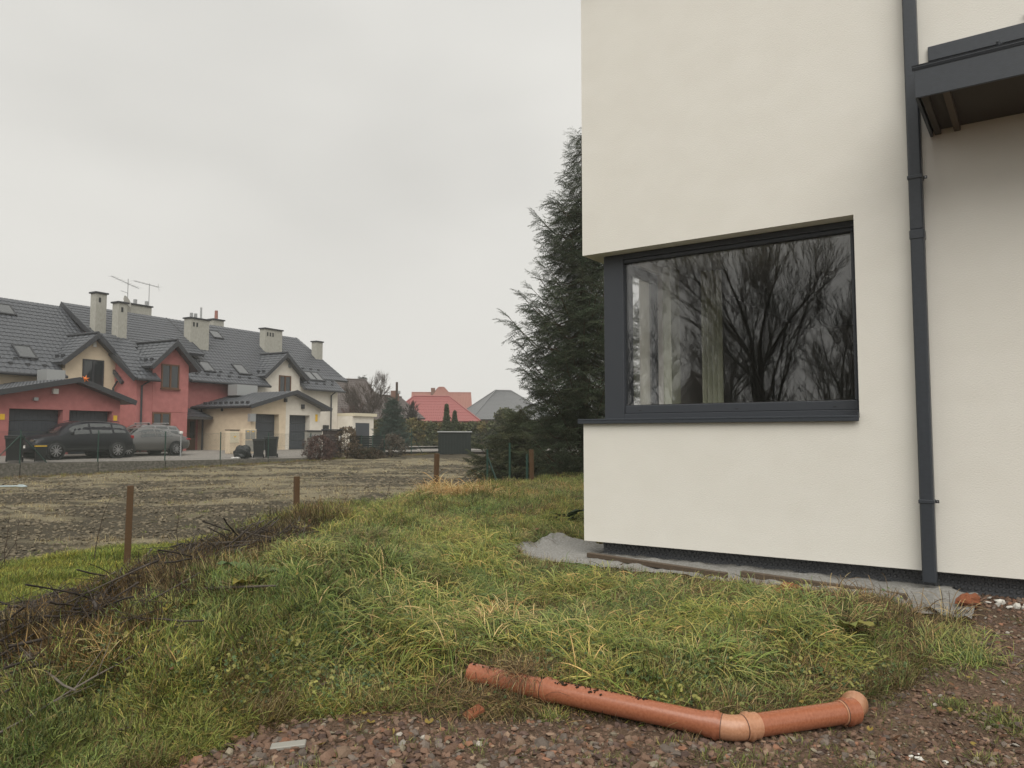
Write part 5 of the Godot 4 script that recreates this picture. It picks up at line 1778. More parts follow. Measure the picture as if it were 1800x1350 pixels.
func make_mirrored() -> void:
	# what stands behind and left of the photographer, seen in the window
	var w := Vector3(1.9, 0, -6.9)
	var said := "bare tree standing behind the viewer, seen only as a reflection in the window"
	var group := "bare trees mirrored in the window"
	var first := []
	for i in 3:
		var q: Vector3 = w + [Vector3(-0.775, 0, 0.632), Vector3(-0.70, 0, 0.714), Vector3(-0.64, 0, 0.768)][i] * [17.0, 21.0, 26.0][i]
		q.y = H(q.x, q.z)
		first.append(bare_tree(said, q, [11.0, 8.5, 8.0][i], 300 + i * 7, [2, 1, 2][i], 5, Color(0.045, 0.04, 0.035), 0.006, group, 0.0085))
	for i in 13:
		var a := lerpf(0.42, 1.08, (i + 0.5) / 13.0) + rng.randf_range(-0.02, 0.02)
		var q := w + Vector3(-cos(a), 0, sin(a)) * rng.randf_range(25.0, 42.0)
		q.y = H(q.x, q.z) - 0.1
		var t: Node3D = first[i % 3].duplicate()
		t.name = numbered("bare_tree")
		add_child(t)
		t.position = q
		t.rotation.y = rng.randf() * TAU
		t.scale = Vector3.ONE * rng.randf_range(0.7, 1.1)
	var hp := w + Vector3(-0.832, 0, 0.555) * 31.0
	hp.y = 0.0
	hip_house("brown gabled wooden house behind the viewer, mirrored at the window's lower left", hp, 0.75, 3.6, 1.6, 1.6, 4.3, 4.2, 0.3, M.dark_wood, M.brown_roof, [])
	hp = w + Vector3(-0.585, 0, 0.811) * 20.0
	hp.y = 0.0
	hip_house("small reddish brown shed behind the viewer, mirrored at the window's lower right", hp, 0.8, 0.9, 1.0, 2.6, 3.4, 1.3, 0.2, M.brown_brick, M.brown_roof, [])

# ---------- foreground things ----------
func swept(b: MB, pts: Array, radii: Array, sides := 28) -> void:
	tube(b, pts, radii, sides)

func make_foreground() -> void:
	make_pipe()
	make_posts()
	make_fabric()
	make_brush()
	make_stones()

func collar(parent: Node3D, p: Vector3, d: Vector3, r: float, material: Material) -> void:
	# the swollen end of a pipe: a socket with a bead for its rubber ring
	var b := MB.new()
	var prof := [[-0.075, r - 0.002], [-0.065, r + 0.006], [-0.028, r + 0.006], [-0.022, r + 0.013], [-0.004, r + 0.013], [0.002, r + 0.005], [0.012, r + 0.004], [0.013, r - 0.012]]
	var pts := []
	var rr := []
	for q in prof:
		pts.append(p + d * q[0])
		rr.append(q[1])
	swept(b, pts, rr)
	part(b.mesh(), "socket", material, parent)
	b = MB.new()
	swept(b, [p + d * 0.0135, p + d * 0.0175], [r + 0.0035, r + 0.0035])
	part(b.mesh(), "seal_ring", M.seal, parent)

func make_pipe() -> void:
	var r := 0.059
	var A := Vector3(-0.25, 0.15, -4.66)
	var B := Vector3(0.17, 0.12, -4.46)
	var C := Vector3(1.06, 0.066, -4.05)
	var D := Vector3(1.19, 0.066, -4.035)
	var E := Vector3(1.77, 0.072, -4.225)
	var G := Vector3(1.885, 0.078, -4.345)
	var o := thing("sewer_pipe", "orange plastic sewer pipe lying along the foot of the grassy bank", "pipe", Vector3(C.x, 0, C.z))
	var z := Vector3(C.x, 0, C.z)
	var d1 := (B - A).normalized()
	var d2 := (C - B).normalized()
	var d3 := (E - D).normalized()
	var b := MB.new()
	swept(b, [A - z, A + d1 * 0.004 - z, B - z], [r - 0.006, r, r])
	# the open mouth
	swept(b, [A - d1 * 0.0 - z, A + d1 * 0.3 - z], [r - 0.006, r - 0.007])
	part(b.mesh(), "pipe_length", M.orange_pvc, o)
	collar(o, B + d2 * 0.02 - z, -d2, r, M.orange_pvc)
	b = MB.new()
	swept(b, [B - d2 * 0.03 - z, C - z], [r, r])
	part(b.mesh(), "pipe_length", M.orange_pvc, o)
	# bend: a smooth arc between C and D
	b = MB.new()
	var pts := []
	var rr := []
	for i in 9:
		var t := i / 8.0
		var p0 := C + d2 * -0.01
		var p3 := D + d3 * 0.01
		var p1 := C + d2 * 0.055
		var p2 := D - d3 * 0.055
		pts.append(p0.bezier_interpolate(p1, p2, p3, t) - z)
		rr.append(r + 0.004)
	swept(b, pts, rr)
	part(b.mesh(), "elbow", M.faded_pvc, o)
	collar(o, C - z, d2, r + 0.002, M.orange_pvc)
	collar(o, D - z, -d3, r + 0.002, M.faded_pvc)
	b = MB.new()
	swept(b, [D - z, E - z], [r, r])
	part(b.mesh(), "pipe_length", M.orange_pvc, o)
	b = MB.new()
	pts = []
	rr = []
	var d4 := Vector3(0.35, 0.05, -0.93).normalized()
	for i in 9:
		var t := i / 8.0
		pts.append((E - d3 * 0.02).bezier_interpolate(E + d3 * 0.05, G - d4 * 0.05, G, t) - z)
		rr.append(r + 0.005 + (0.007 if i > 6 else 0.0))
	swept(b, pts, rr)
	part(b.mesh(), "elbow", M.faded_pvc, o)
	collar(o, E + d3 * 0.01 - z, -d3, r + 0.003, M.orange_pvc)
	# soil dropped along the top of the pipe
	var sm := [stone(401, 0.5, 0.4), stone(402, 0.5, 0.4)]
	var w := []
	var c := []
	for i in 110:
		var t := pow(rng.randf(), 1.3) * 0.62
		var p := B.lerp(C, t) if i > 14 else A.lerp(B, rng.randf() * 0.35)
		var side := d2.cross(Vector3.UP).normalized()
		var a := rng.randfn(0.0, 0.33)
		p += Vector3.UP * cos(a) * (r + 0.001) + side * sin(a) * r
		var s := rng.randf_range(0.006, 0.026)
		w.append(Transform3D(Basis.from_euler(Vector3(rng.randf(), rng.randf() * TAU, rng.randf())).scaled(Vector3.ONE * s), p - z))
		var g := rng.randf_range(0.6, 1.3)
		c.append(Color(0.035 * g, 0.024 * g, 0.016 * g))
	many(sm[0], "soil_crumb", M.clod, o, w, c)

func make_posts() -> void:
	var spots := [[-5.385, -10.9, 0.85], [-3.665, -13.2, 0.86], [-1.595, -16.2, 1.18], [0.49, -19.0, 1.21]]
	var said := ["tall reddish brown square wooden post standing in the lawn at left", "reddish brown wooden post at the top of the bank, second from left", "reddish brown wooden post behind the orange dry grass", "reddish brown wooden post beside the foot of the tall spruce"]
	for i in 4:
		var p := Vector3(spots[i][0], H(spots[i][0], spots[i][1]) - 0.12, spots[i][1])
		var b := MB.new()
		var top: float = spots[i][2] - p.y
		bevel(b, Vector3(-0.042, 0, -0.042), Vector3(0.042, top, 0.042), 0.005, Transform3D(Basis(Vector3.UP, 0.5 + 0.1 * i).rotated(Vector3.BACK, [-0.012, 0.008, -0.02, 0.015][i]), Vector3.ZERO))
		var o := thing("wooden_post", said[i], "post", p, 0.0, "fence posts along the field edge")
		part(b.mesh(), "timber", M.post_wood, o)
	# green steel posts
	var gp := [[-0.70, -22.0, 1.13, "dark green steel fence post with diagonal brace beyond the bank"], [-0.06, -20.4, 1.33, "tall slim dark green steel post between bank and field"], [0.38, -19.6, 1.05, "dark green steel post right beside the fir branches"]]
	for i in 3:
		var p := Vector3(gp[i][0], H(gp[i][0], gp[i][1]) - 0.1, gp[i][1])
		var o := thing("steel_post", gp[i][3], "post", p, 0.0, "green fence posts")
		var top: float = gp[i][2] - p.y
		part(tubem([Vector3.ZERO, Vector3(0, top, 0)], [0.03, 0.03], 8), "tube", M.green_metal, o)
		part(tubem([Vector3(0, top, 0), Vector3(0, top + 0.02, 0), Vector3(0, top + 0.03, 0)], [0.033, 0.033, 0.02], 8), "cap", M.green_metal, o)
		if i == 0:
			part(tubem([Vector3(0.02, top * 0.85, 0), Vector3(0.42, 0.02, 0.2)], [0.022, 0.022], 6), "brace", M.green_metal, o)
			part(tubem([Vector3(0.02, top * 0.8, -0.02), Vector3(0.45, 0.02, -0.5)], [0.022, 0.022], 6), "brace", M.green_metal, o)
	# thin saplings and dead stalks at the edge of the field
	var sap := [[-5.9, -8.9, 0.62], [-7.1, -10.9, 0.75], [-6.0, -11.2, 0.95], [-5.0, -11.6, 0.8], [-4.3, -12.6, 0.6], [-3.2, -14.6, 0.55], [-2.5, -15.3, 0.6], [-7.9, -12.4, 0.5]]
	var words := ["thin dark sapling stem at the far left of the lawn", "thin dark stalk in the lawn by the left edge", "tall bowed weed stem left of the tall post", "thin forked stem right of the tall post", "thin stalk between the first two posts", "thin stalk right of the second post", "thin dry stem left of the orange grass", "short dark stalk at the field's left edge"]
	for i in sap.size():
		var p := on(sap[i][0], sap[i][1], -0.03)
		var o := thing("weed_stalk", words[i], "plant", p, 0.0, "thin stalks at the field edge")
		var b := MB.new()
		var pts := []
		var rr := []
		var bow := rng.randf_range(-0.1, 0.25)
		for k in 7:
			var t := k / 6.0
			pts.append(Vector3(bow * t * t + rng.randf_range(-0.012, 0.012), sap[i][2] * t, rng.randf_range(-0.012, 0.012)))
			rr.append(lerpf(0.007, 0.003, t))
		tube(b, pts, rr, 5)
		part(b.mesh(), "stem", M.dark_wood, o)
		b = MB.new()
		for k in 4:
			var q: Vector3 = pts[2 + k]
			tube(b, [q, q + Vector3(rng.randf_range(-0.12, 0.12), rng.randf_range(0.03, 0.14), rng.randf_range(-0.1, 0.1))], [0.003, 0.0015], 4)
		part(b.mesh(), "twig", M.dark_wood, o)

func fabric_y(s: float, q: float) -> float:
	var p := HA + HU * s + HN * q
	var k := 0.03 * absf(nz2.get_noise_2d(s * 5.0 + q * 4.0, q * 9.0 - s * 2.0)) + 0.016 * nz2.get_noise_2d(s * 13.0 + 9.0, q * 8.0)
	return H(p.x, p.z) + 0.035 + k

func cloth(f: Callable, s1: float, s2: float, q1: Callable, q2: Callable, ns: int, nq: int) -> ArrayMesh:
	var b := MB.new()
	var g := []
	for i in ns + 1:
		var row := []
		var s := lerpf(s1, s2, i / float(ns))
		for j in nq + 1:
			var q: float = lerpf(q1.call(s), q2.call(s), j / float(nq))
			var p := HA + HU * s + HN * q
			row.append(Vector3(p.x, f.call(s, q), p.z))
		g.append(row)
	for i in ns:
		for j in nq:
			b.quad(g[i][j], g[i][j + 1], g[i + 1][j + 1], g[i + 1][j])
	return b.smooth()

func make_fabric() -> void:
	var low := func(s: float) -> float: return -0.2 if s > 0.12 else -0.75 + 0.2 * absf(s + 0.2)
	var high := func(s: float) -> float: return 0.62 + 0.12 * nz2.get_noise_1d(s * 6.0) - 0.35 * smoothstep(-0.1, -0.75, s)
	solo(cloth(fabric_y, -0.72, 3.28, low, high, 150, 34), "ground_fabric", M.geotextile, "grey geotextile sheet laid along the foot of the house wall", "fabric")
	var yy := func(s: float, q: float) -> float: return fabric_y(s, q) + 0.012 * sin(s * 26.0) * smoothstep(0.2, 0.5, q) + 0.02 * exp(-pow((s - 3.2) / 0.08, 2.0))
	solo(cloth(yy, 3.06, 3.46, func(s): return 0.0 + (s - 3.06) * 0.1, func(s): return 0.55 + 0.35 * (s - 3.06) + 0.05 * nz2.get_noise_1d(s * 20.0), 26, 26), "ground_fabric", M.geotextile, "crumpled grey fabric flap below the drainpipe, held by a brick", "fabric")
	# timber battens on the sheet
	for e in [[0.16, 0.20, 1.66, 0.50, "first weathered timber batten on the grey sheet, nearest the corner"], [1.74, 0.36, 3.02, 0.40, "second weathered timber batten on the grey sheet, towards the drainpipe"]]:
		var a := H_at(e[0], e[1], 0.065)
		var c := H_at(e[2], e[3], 0.06)
		var d := c - a
		var x := d.normalized()
		var sd := x.cross(Vector3.UP).normalized()
		var b := MB.new()
		bevel(b, Vector3(0, -0.022, -0.03), Vector3(d.length(), 0.022, 0.03), 0.004, Transform3D(Basis(x, sd.cross(x), sd), Vector3.ZERO))
		solo(b.mesh(), "timber_batten", M.weathered_wood, e[4], "batten", Transform3D(Basis(), a))
	# broken bricks
	solo(blob(31, Vector3(0.20, 0.11, 0.13), 0.5), "broken_brick", M.brick, "orange broken brick poking out of the grass before the batten", "brick", Transform3D(Basis(Vector3.UP, 0.4), H_at(2.28, 0.90, 0.085)))
	var bm := MB.new()
	solo(blob(35, Vector3(0.19, 0.10, 0.13), 0.55), "broken_brick", M.brick, "red brick piece weighing down the grey flap", "brick", Transform3D(Basis.from_euler(Vector3(0.15, 0.5, 0.1)), H_at(3.42, 0.36, 0.07)))
	bm = MB.new()
	bevel(bm, Vector3(-0.055, -0.016, -0.035), Vector3(0.055, 0.016, 0.035), 0.008)
	solo(bm.mesh(), "tile_fragment", M.brick, "orange clay fragment in the gravel below the pipe's open end", "fragment", Transform3D(Basis.from_euler(Vector3(0.1, 0.6, 0.35)), on(-0.21, -4.34, 0.025)))
	bm = MB.new()
	bevel(bm, Vector3(-0.085, -0.01, -0.03), Vector3(0.085, 0.01, 0.03), 0.004)
	solo(bm.mesh(), "slate_chip", M.meter_grey, "pale flat slate chip at the left end of the gravel", "stone", Transform3D(Basis.from_euler(Vector3(0.05, 0.15, 0.06)), on(-1.11, -3.93, 0.02)))

func make_brush() -> void:
	# cut branches heaped along the left side of the bank
	var o := thing("brush_pile", "heap of cut dark branches and brambles on the left slope", "brush pile", on(-3.2, -6.6))
	var base := o.position
	var axis := Vector3(0.22, 0, -1.0).normalized()
	var side := Vector3(1.0, 0, 0.22).normalized()
	var shapes := []
	var r := RandomNumberGenerator.new()
	r.seed = 90
	for k in 10:
		var b := MB.new()
		var ln := r.randf_range(0.5, 1.25)
		var pts := []
		var rr := []
		var off := Vector3.ZERO
		var bow := r.randf_range(-0.12, 0.12)
		for i in 9:
			var t := i / 8.0
			off += Vector3(0, r.randf_range(-0.012, 0.012), r.randf_range(-0.012, 0.012))
			pts.append(Vector3((t - 0.5) * ln, bow * (0.25 - pow(t - 0.5, 2.0)), 0) + off)
			rr.append(lerpf(r.randf_range(0.005, 0.010), 0.0025, t))
		tube(b, pts, rr, 6)
		for i in 4:
			var q: Vector3 = pts[2 + i]
			tube(b, [q, q + Vector3(r.randf_range(0.1, 0.3), r.randf_range(-0.05, 0.12), r.randf_range(-0.16, 0.16))], [0.0028, 0.0014], 4)
		shapes.append(b.mesh())
	var tints := []
	for k in 5:
		var m := mat("twig_%d" % k, [0.022, 0.040, 0.075, 0.030, 0.13][k], [0.016, 0.030, 0.060, 0.022, 0.11][k], [0.012, 0.023, 0.048, 0.016, 0.09][k], 0.8)
		tints.append(m)
	for i in 283:
		var t := r.randf()
		var p := Vector3(-3.3, 0, -5.2).lerp(Vector3(-2.6, 0, -8.3), t) + side * r.randfn(0.0, 0.26 + 0.2 * (1.0 - t))
		p.y = H(p.x, p.z) + 0.04 + 0.09 * pow(r.randf(), 1.2)
		if i % 5 == 0: p = Vector3(-2.8 + r.randfn(0.0, 0.35), 0, -4.9 + r.randfn(0.0, 0.3))
		p.y = H(p.x, p.z) + 0.04 + 0.09 * pow(r.randf(), 1.2)
		var a := r.randfn(0.0, 0.28 if i % 5 else 0.9) if r.randf() < 0.8 else r.randf_range(-1.5, 1.5)
		var d := axis.rotated(Vector3.UP, a)
		var up := up_at(p.x, p.z)
		d = (d - up * d.dot(up) + up * r.randfn(0.0, 0.06)).normalized()
		if r.randf() < 0.5: d = -d
		var sd := d.cross(up).normalized()
		part(shapes[r.randi() % 10], "branch", tints[[0, 1, 2, 3, 0, 1, 3, 3, 4][r.randi() % 9]], o, Transform3D(Basis(d, sd.cross(d), sd), p - base))
	for i in 16:
		var p := Vector3(-3.45, 0, -5.75) + side * r.randfn(0.0, 0.13) + axis * r.randfn(0.0, 0.2)
		p.y = H(p.x, p.z) + 0.10 + 0.05 * r.randf()
		var d := Vector3(0.55, 0.10, -0.8).normalized().rotated(Vector3.UP, r.randfn(0.0, 0.07))
		var sd := d.cross(Vector3.UP).normalized()
		part(shapes[r.randi() % 10], "branch", tints[[1, 2, 4][r.randi() % 3]], o, Transform3D(Basis(d, sd.cross(d), sd), p - base))
	# loose sticks nearby
	var loose := [[-3.1, -4.95, 0.95, 0.10, "dark stick lying in the grass at the left edge"], [-1.95, -5.2, 0.85, -0.25, "thin dark stick pointing up the slope beside the dock leaf"], [-2.6, -4.6, 0.5, 0.3, "short stick low in the grass by the dry tuft"], [-2.05, -4.15, 0.45, -0.05, "grey brown stick at the front of the lawn tuft"], [-3.0, -4.4, 0.6, 0.2, "half buried stick at the lower left"]]
	for l in loose:
		var p := on(l[0], l[1], 0.05)
		solo(tubem([Vector3(-l[2] / 2, 0, 0), Vector3(0, 0.02, 0.015), Vector3(l[2] / 2, 0.01, 0)], [0.013, 0.011, 0.006], 7), "fallen_stick", tints[2], l[4], "stick", Transform3D(Basis(Vector3.UP, l[3]).rotated(Vector3.BACK, 0.1), p))

func make_stones() -> void:
	var sh := []
	for k in 8: sh.append(stone(500 + k, [0.5, 0.65, 0.4, 0.55, 0.75, 0.45, 0.35, 0.6][k], 0.33))
	var o := thing("gravel", "reddish brown crushed brick and stone gravel in front", "gravel")
	o.set_meta("kind", "stuff")
	var where := []
	var cols := []
	for k in 8:
		where.append([])
		cols.append([])
	var r := RandomNumberGenerator.new()
	r.seed = 91
	var tries := 0
	var n := 0
	while n < 46000 and tries < 300000:
		tries += 1
		var d := 3.2 + 5.2 * pow(r.randf(), 1.8)
		var x := r.randf_range(-2.4, 5.2) if d < 5.0 else r.randf_range(1.4, 5.6)
		var g := gravelly(x, d)
		if g < 0.05 or r.randf() > g + 0.1: continue
		if r.randf() < 0.35 * smoothstep(-0.1, 0.5, nz2.get_noise_2d(x * 4.0, d * 4.0)): continue
		var near := smoothstep(-0.9, 0.2, nz2.get_noise_2d(x * 2.0 + 40.0, d * 2.0))
		var s := lerpf(0.007, 0.044, pow(r.randf(), 3.2)) * (1.35 if d < 4.15 and x < 0.9 else 1.0) * lerpf(0.7, 1.1, near)
		if r.randf() < 0.006: s *= 1.7
		var p := Vector3(x, H(x, -d) + s * 0.12, -d)
		var b := Basis.from_euler(Vector3(r.randfn(0, 0.35), r.randf() * TAU, r.randfn(0, 0.35))).scaled(Vector3.ONE * s)
		var k := r.randi() % 8
		where[k].append(Transform3D(b, p))
		var q := r.randf()
		var c := Color(0.235, 0.152, 0.11)
		if q < 0.18: c = Color(0.21, 0.175, 0.15)
		elif q < 0.30: c = Color(0.155, 0.105, 0.088)
		elif q < 0.38: c = Color(0.33, 0.235, 0.17)
		elif q < 0.44: c = Color(0.30, 0.265, 0.20)
		elif q < 0.444: c = Color(0.5, 0.47, 0.42)
		elif q < 0.50: c = Color(0.32, 0.17, 0.11)
		var l := r.randf_range(0.65, 1.25)
		cols[k].append(Color(c.r * l, c.g * l, c.b * l))
		n += 1
	for k in 8: many(sh[k], "pebble", M.stone, o, where[k], cols[k])
	# white lumps of render
	var at := []
	for i in 30: at.append([3.42 + 0.04 * i + r.randf_range(-0.04, 0.04), 0.10 + r.randf_range(-0.10, 0.16), r.randf_range(0.04, 0.12), 0])
	for i in 9: at.append([0, 0, r.randf_range(0.012, 0.034), 1])
	for i in at.size():
		var p: Vector3 = H_at(at[i][0], at[i][1], 0.012) if at[i][3] == 0 else on(1.97 + r.randfn(0.0, 0.055), -3.80 + r.randfn(0.0, 0.035), 0.008)
		var s: float = at[i][2]
		solo(sh[i % 8], "render_lump", M.white_lump, "white lump of render on the ground against the house plinth" if at[i][3] == 0 else "small white crumb in the little heap on the gravel", "lump", Transform3D(Basis.from_euler(Vector3(r.randf(), r.randf() * 6.0, r.randf())).scaled(Vector3(s, s * 0.8, s)), p), "white lumps by the plinth" if at[i][3] == 0 else "white crumbs on the gravel")
	# clods of the ploughed field
	var f := thing("soil_clods", "loose brown clods covering the ploughed field", "soil")
	f.set_meta("kind", "stuff")
	var cw := [[], [], []]
	var cc := [[], [], []]
	tries = 0
	n = 0
	while n < 17000 and tries < 120000:
		tries += 1
		var d := 10.0 + 34.0 * pow(r.randf(), 1.5)
		var x := r.randf_range(-0.75, 0.15) * d
		if bankness(x, d) > 0.22 or lawny(x, d) > 0.4: continue
		if r.randf() < 0.8 * straw(x, d): continue
		var s := lerpf(0.03, 0.15, pow(r.randf(), 2.5)) * lerpf(0.8, 1.3, smoothstep(10.0, 30.0, d))
		var k := r.randi() % 3
		cw[k].append(Transform3D(Basis.from_euler(Vector3(r.randf(), r.randf() * TAU, r.randf())).scaled(Vector3(s, s * 0.7, s)), Vector3(x, H(x, -d) + 0.01, -d)))
		var g := r.randf_range(0.7, 1.3)
		cc[k].append(Color(0.155 * g, 0.132 * g, 0.094 * g))
		n += 1
	for k in 3: many(sh[k], "clod", M.clod, f, cw[k], cc[k])

# ---------- grass and weeds ----------
func tuft(seed_: int, blades: int, l1: float, l2: float, wide: float, spread_: float, tilt: float, curl: float, cols: Array, segs := 4, bias := 0.0) -> ArrayMesh:
	var r := RandomNumberGenerator.new()
	r.seed = seed_
	var b := MB.new()
	for i in blades:
		var a := r.randf() * TAU
		var p := Vector3(cos(a), 0, sin(a)) * spread_ * sqrt(r.randf())
		var h := a + r.randfn(0.0, 0.9)
		var dir := Vector3(cos(h), 0, sin(h))
		if bias > 0.0: dir = (dir + Vector3(bias, 0, 0)).normalized()
		var e := r.randf_range(0.1, 1.0) * tilt
		var ln := r.randf_range(l1, l2)
		var w0 := wide * r.randf_range(0.6, 1.3)
		var side := dir.cross(Vector3.UP).normalized()
		side = (side + Vector3.UP * r.randf_range(-0.25, 0.25)).normalized()
		var col: Color = cols[r.randi() % cols.size()]
		var g := r.randf_range(0.75, 1.25)
		col = Color(col.r * g, col.g * g, col.b * g)
		var prev := p
		var pw := w0
		var pn := Vector3.UP
		for k in segs:
			var t := (k + 1.0) / segs
			var d := dir * sin(e) + Vector3.UP * cos(e)
			var q := prev + d * ln / segs
			var w := w0 * (1.0 - 0.25 * t) if k < segs - 1 else 0.0
			var nn := (side.cross(d).normalized() * 0.7 + Vector3.UP * 0.7).normalized()
			if nn.y < 0: nn.y = -nn.y
			b.tri(prev - side * pw, prev + side * pw, q + side * w, col)
			if w > 0.0: b.tri(prev - side * pw, q + side * w, q - side * w, col)
			prev = q
			pw = w
			pn = nn
			e += curl * r.randf_range(0.6, 1.4) / segs
			e = minf(e, 2.3)
	return b.mesh()

func herb(seed_: int, n: int, size: float, spread_: float, high: float, cols: Array) -> ArrayMesh:
	# low weeds with small rounded leaves on short stalks
	var r := RandomNumberGenerator.new()
	r.seed = seed_
	var b := MB.new()
	for i in n:
		var a := r.randf() * TAU
		var p := Vector3(cos(a), 0, sin(a)) * spread_ * sqrt(r.randf()) + Vector3.UP * high * r.randf_range(0.3, 1.0)
		var d := Vector3(cos(a + r.randfn(0, 0.7)), r.randf_range(-0.25, 0.35), sin(a + r.randfn(0, 0.7))).normalized()
		var s := d.cross(Vector3.UP).normalized()
		var u := s.cross(d)
		var z := size * r.randf_range(0.6, 1.3)
		var col: Color = cols[r.randi() % cols.size()]
		var g := r.randf_range(0.75, 1.25)
		col = Color(col.r * g, col.g * g, col.b * g)
		var mid := p + d * z * 0.5 - u * z * 0.10
		var rim := []
		for k in 7:
			var t := k / 6.0
			var ang := lerpf(-2.5, 2.5, t)
			rim.append(p + d * z * (0.5 + 0.5 * cos(ang)) + s * z * 0.52 * sin(ang) + u * z * 0.05 * absf(sin(ang * 1.5)))
		for k in 6: b.tri(mid, rim[k], rim[k + 1], col)
		b.tri(p - u * 0.0, p - Vector3.UP * high * 0.7 + s * 0.001, p - Vector3.UP * high * 0.7 - s * 0.001, col)
	return b.mesh()

func big_leaf(seed_: int, n: int, ln: float, col: Color, col2: Color) -> ArrayMesh:
	var r := RandomNumberGenerator.new()
	r.seed = seed_
	var b := MB.new()
	for i in n:
		var a := TAU * i / n + r.randf_range(-0.4, 0.4)
		var dir := Vector3(cos(a), 0, sin(a))
		var side := dir.cross(Vector3.UP)
		var l := ln * r.randf_range(0.7, 1.15)
		var e := r.randf_range(0.5, 0.95)
		var p := Vector3.ZERO
		var c := col.lerp(col2, r.randf())
		var row := []
		for k in 8:
			var t := k / 7.0
			var w := l * 0.24 * sin(PI * clampf(t * 0.9 + 0.1, 0, 1)) if k > 1 else 0.006
			var lift := w * 0.3
			var wv := 0.012 * sin(k * 2.3 + i)
			row.append([p - side * w + Vector3.UP * (lift + wv), p, p + side * w + Vector3.UP * (lift - wv)])
			p += (dir * sin(e) + Vector3.UP * cos(e)) * l / 7.0
			e += 0.17
		for k in 7:
			b.quad(row[k][0], row[k][1], row[k + 1][1], row[k + 1][0], c)
			b.quad(row[k][1], row[k][2], row[k + 1][2], row[k + 1][1], c)
	return b.smooth()

func on_fabric(x: float, d: float, margin := 0.0) -> bool:
	var p := Vector3(x, 0, -d) - HA
	var s := p.dot(HU)
	var q := p.dot(HN)
	return (s > -0.75 and s < 3.5 and q < 0.58 - margin + 0.1 * nz2.get_noise_1d(s * 9.0) and q > -0.75) or (s > 0.0 and q < 0.25 and q > -8.2)

func on_pipe(x: float, d: float) -> bool:
	if x < -0.3 or x > 2.1: return false
	var dp := lerpf(4.66, 4.05, clampf((x + 0.27) / 1.3, 0, 1)) if x < 1.03 else (4.04 if x < 1.24 else lerpf(4.04, 4.44, (x - 1.24) / 0.76))
	return absf(d - dp) < 0.075

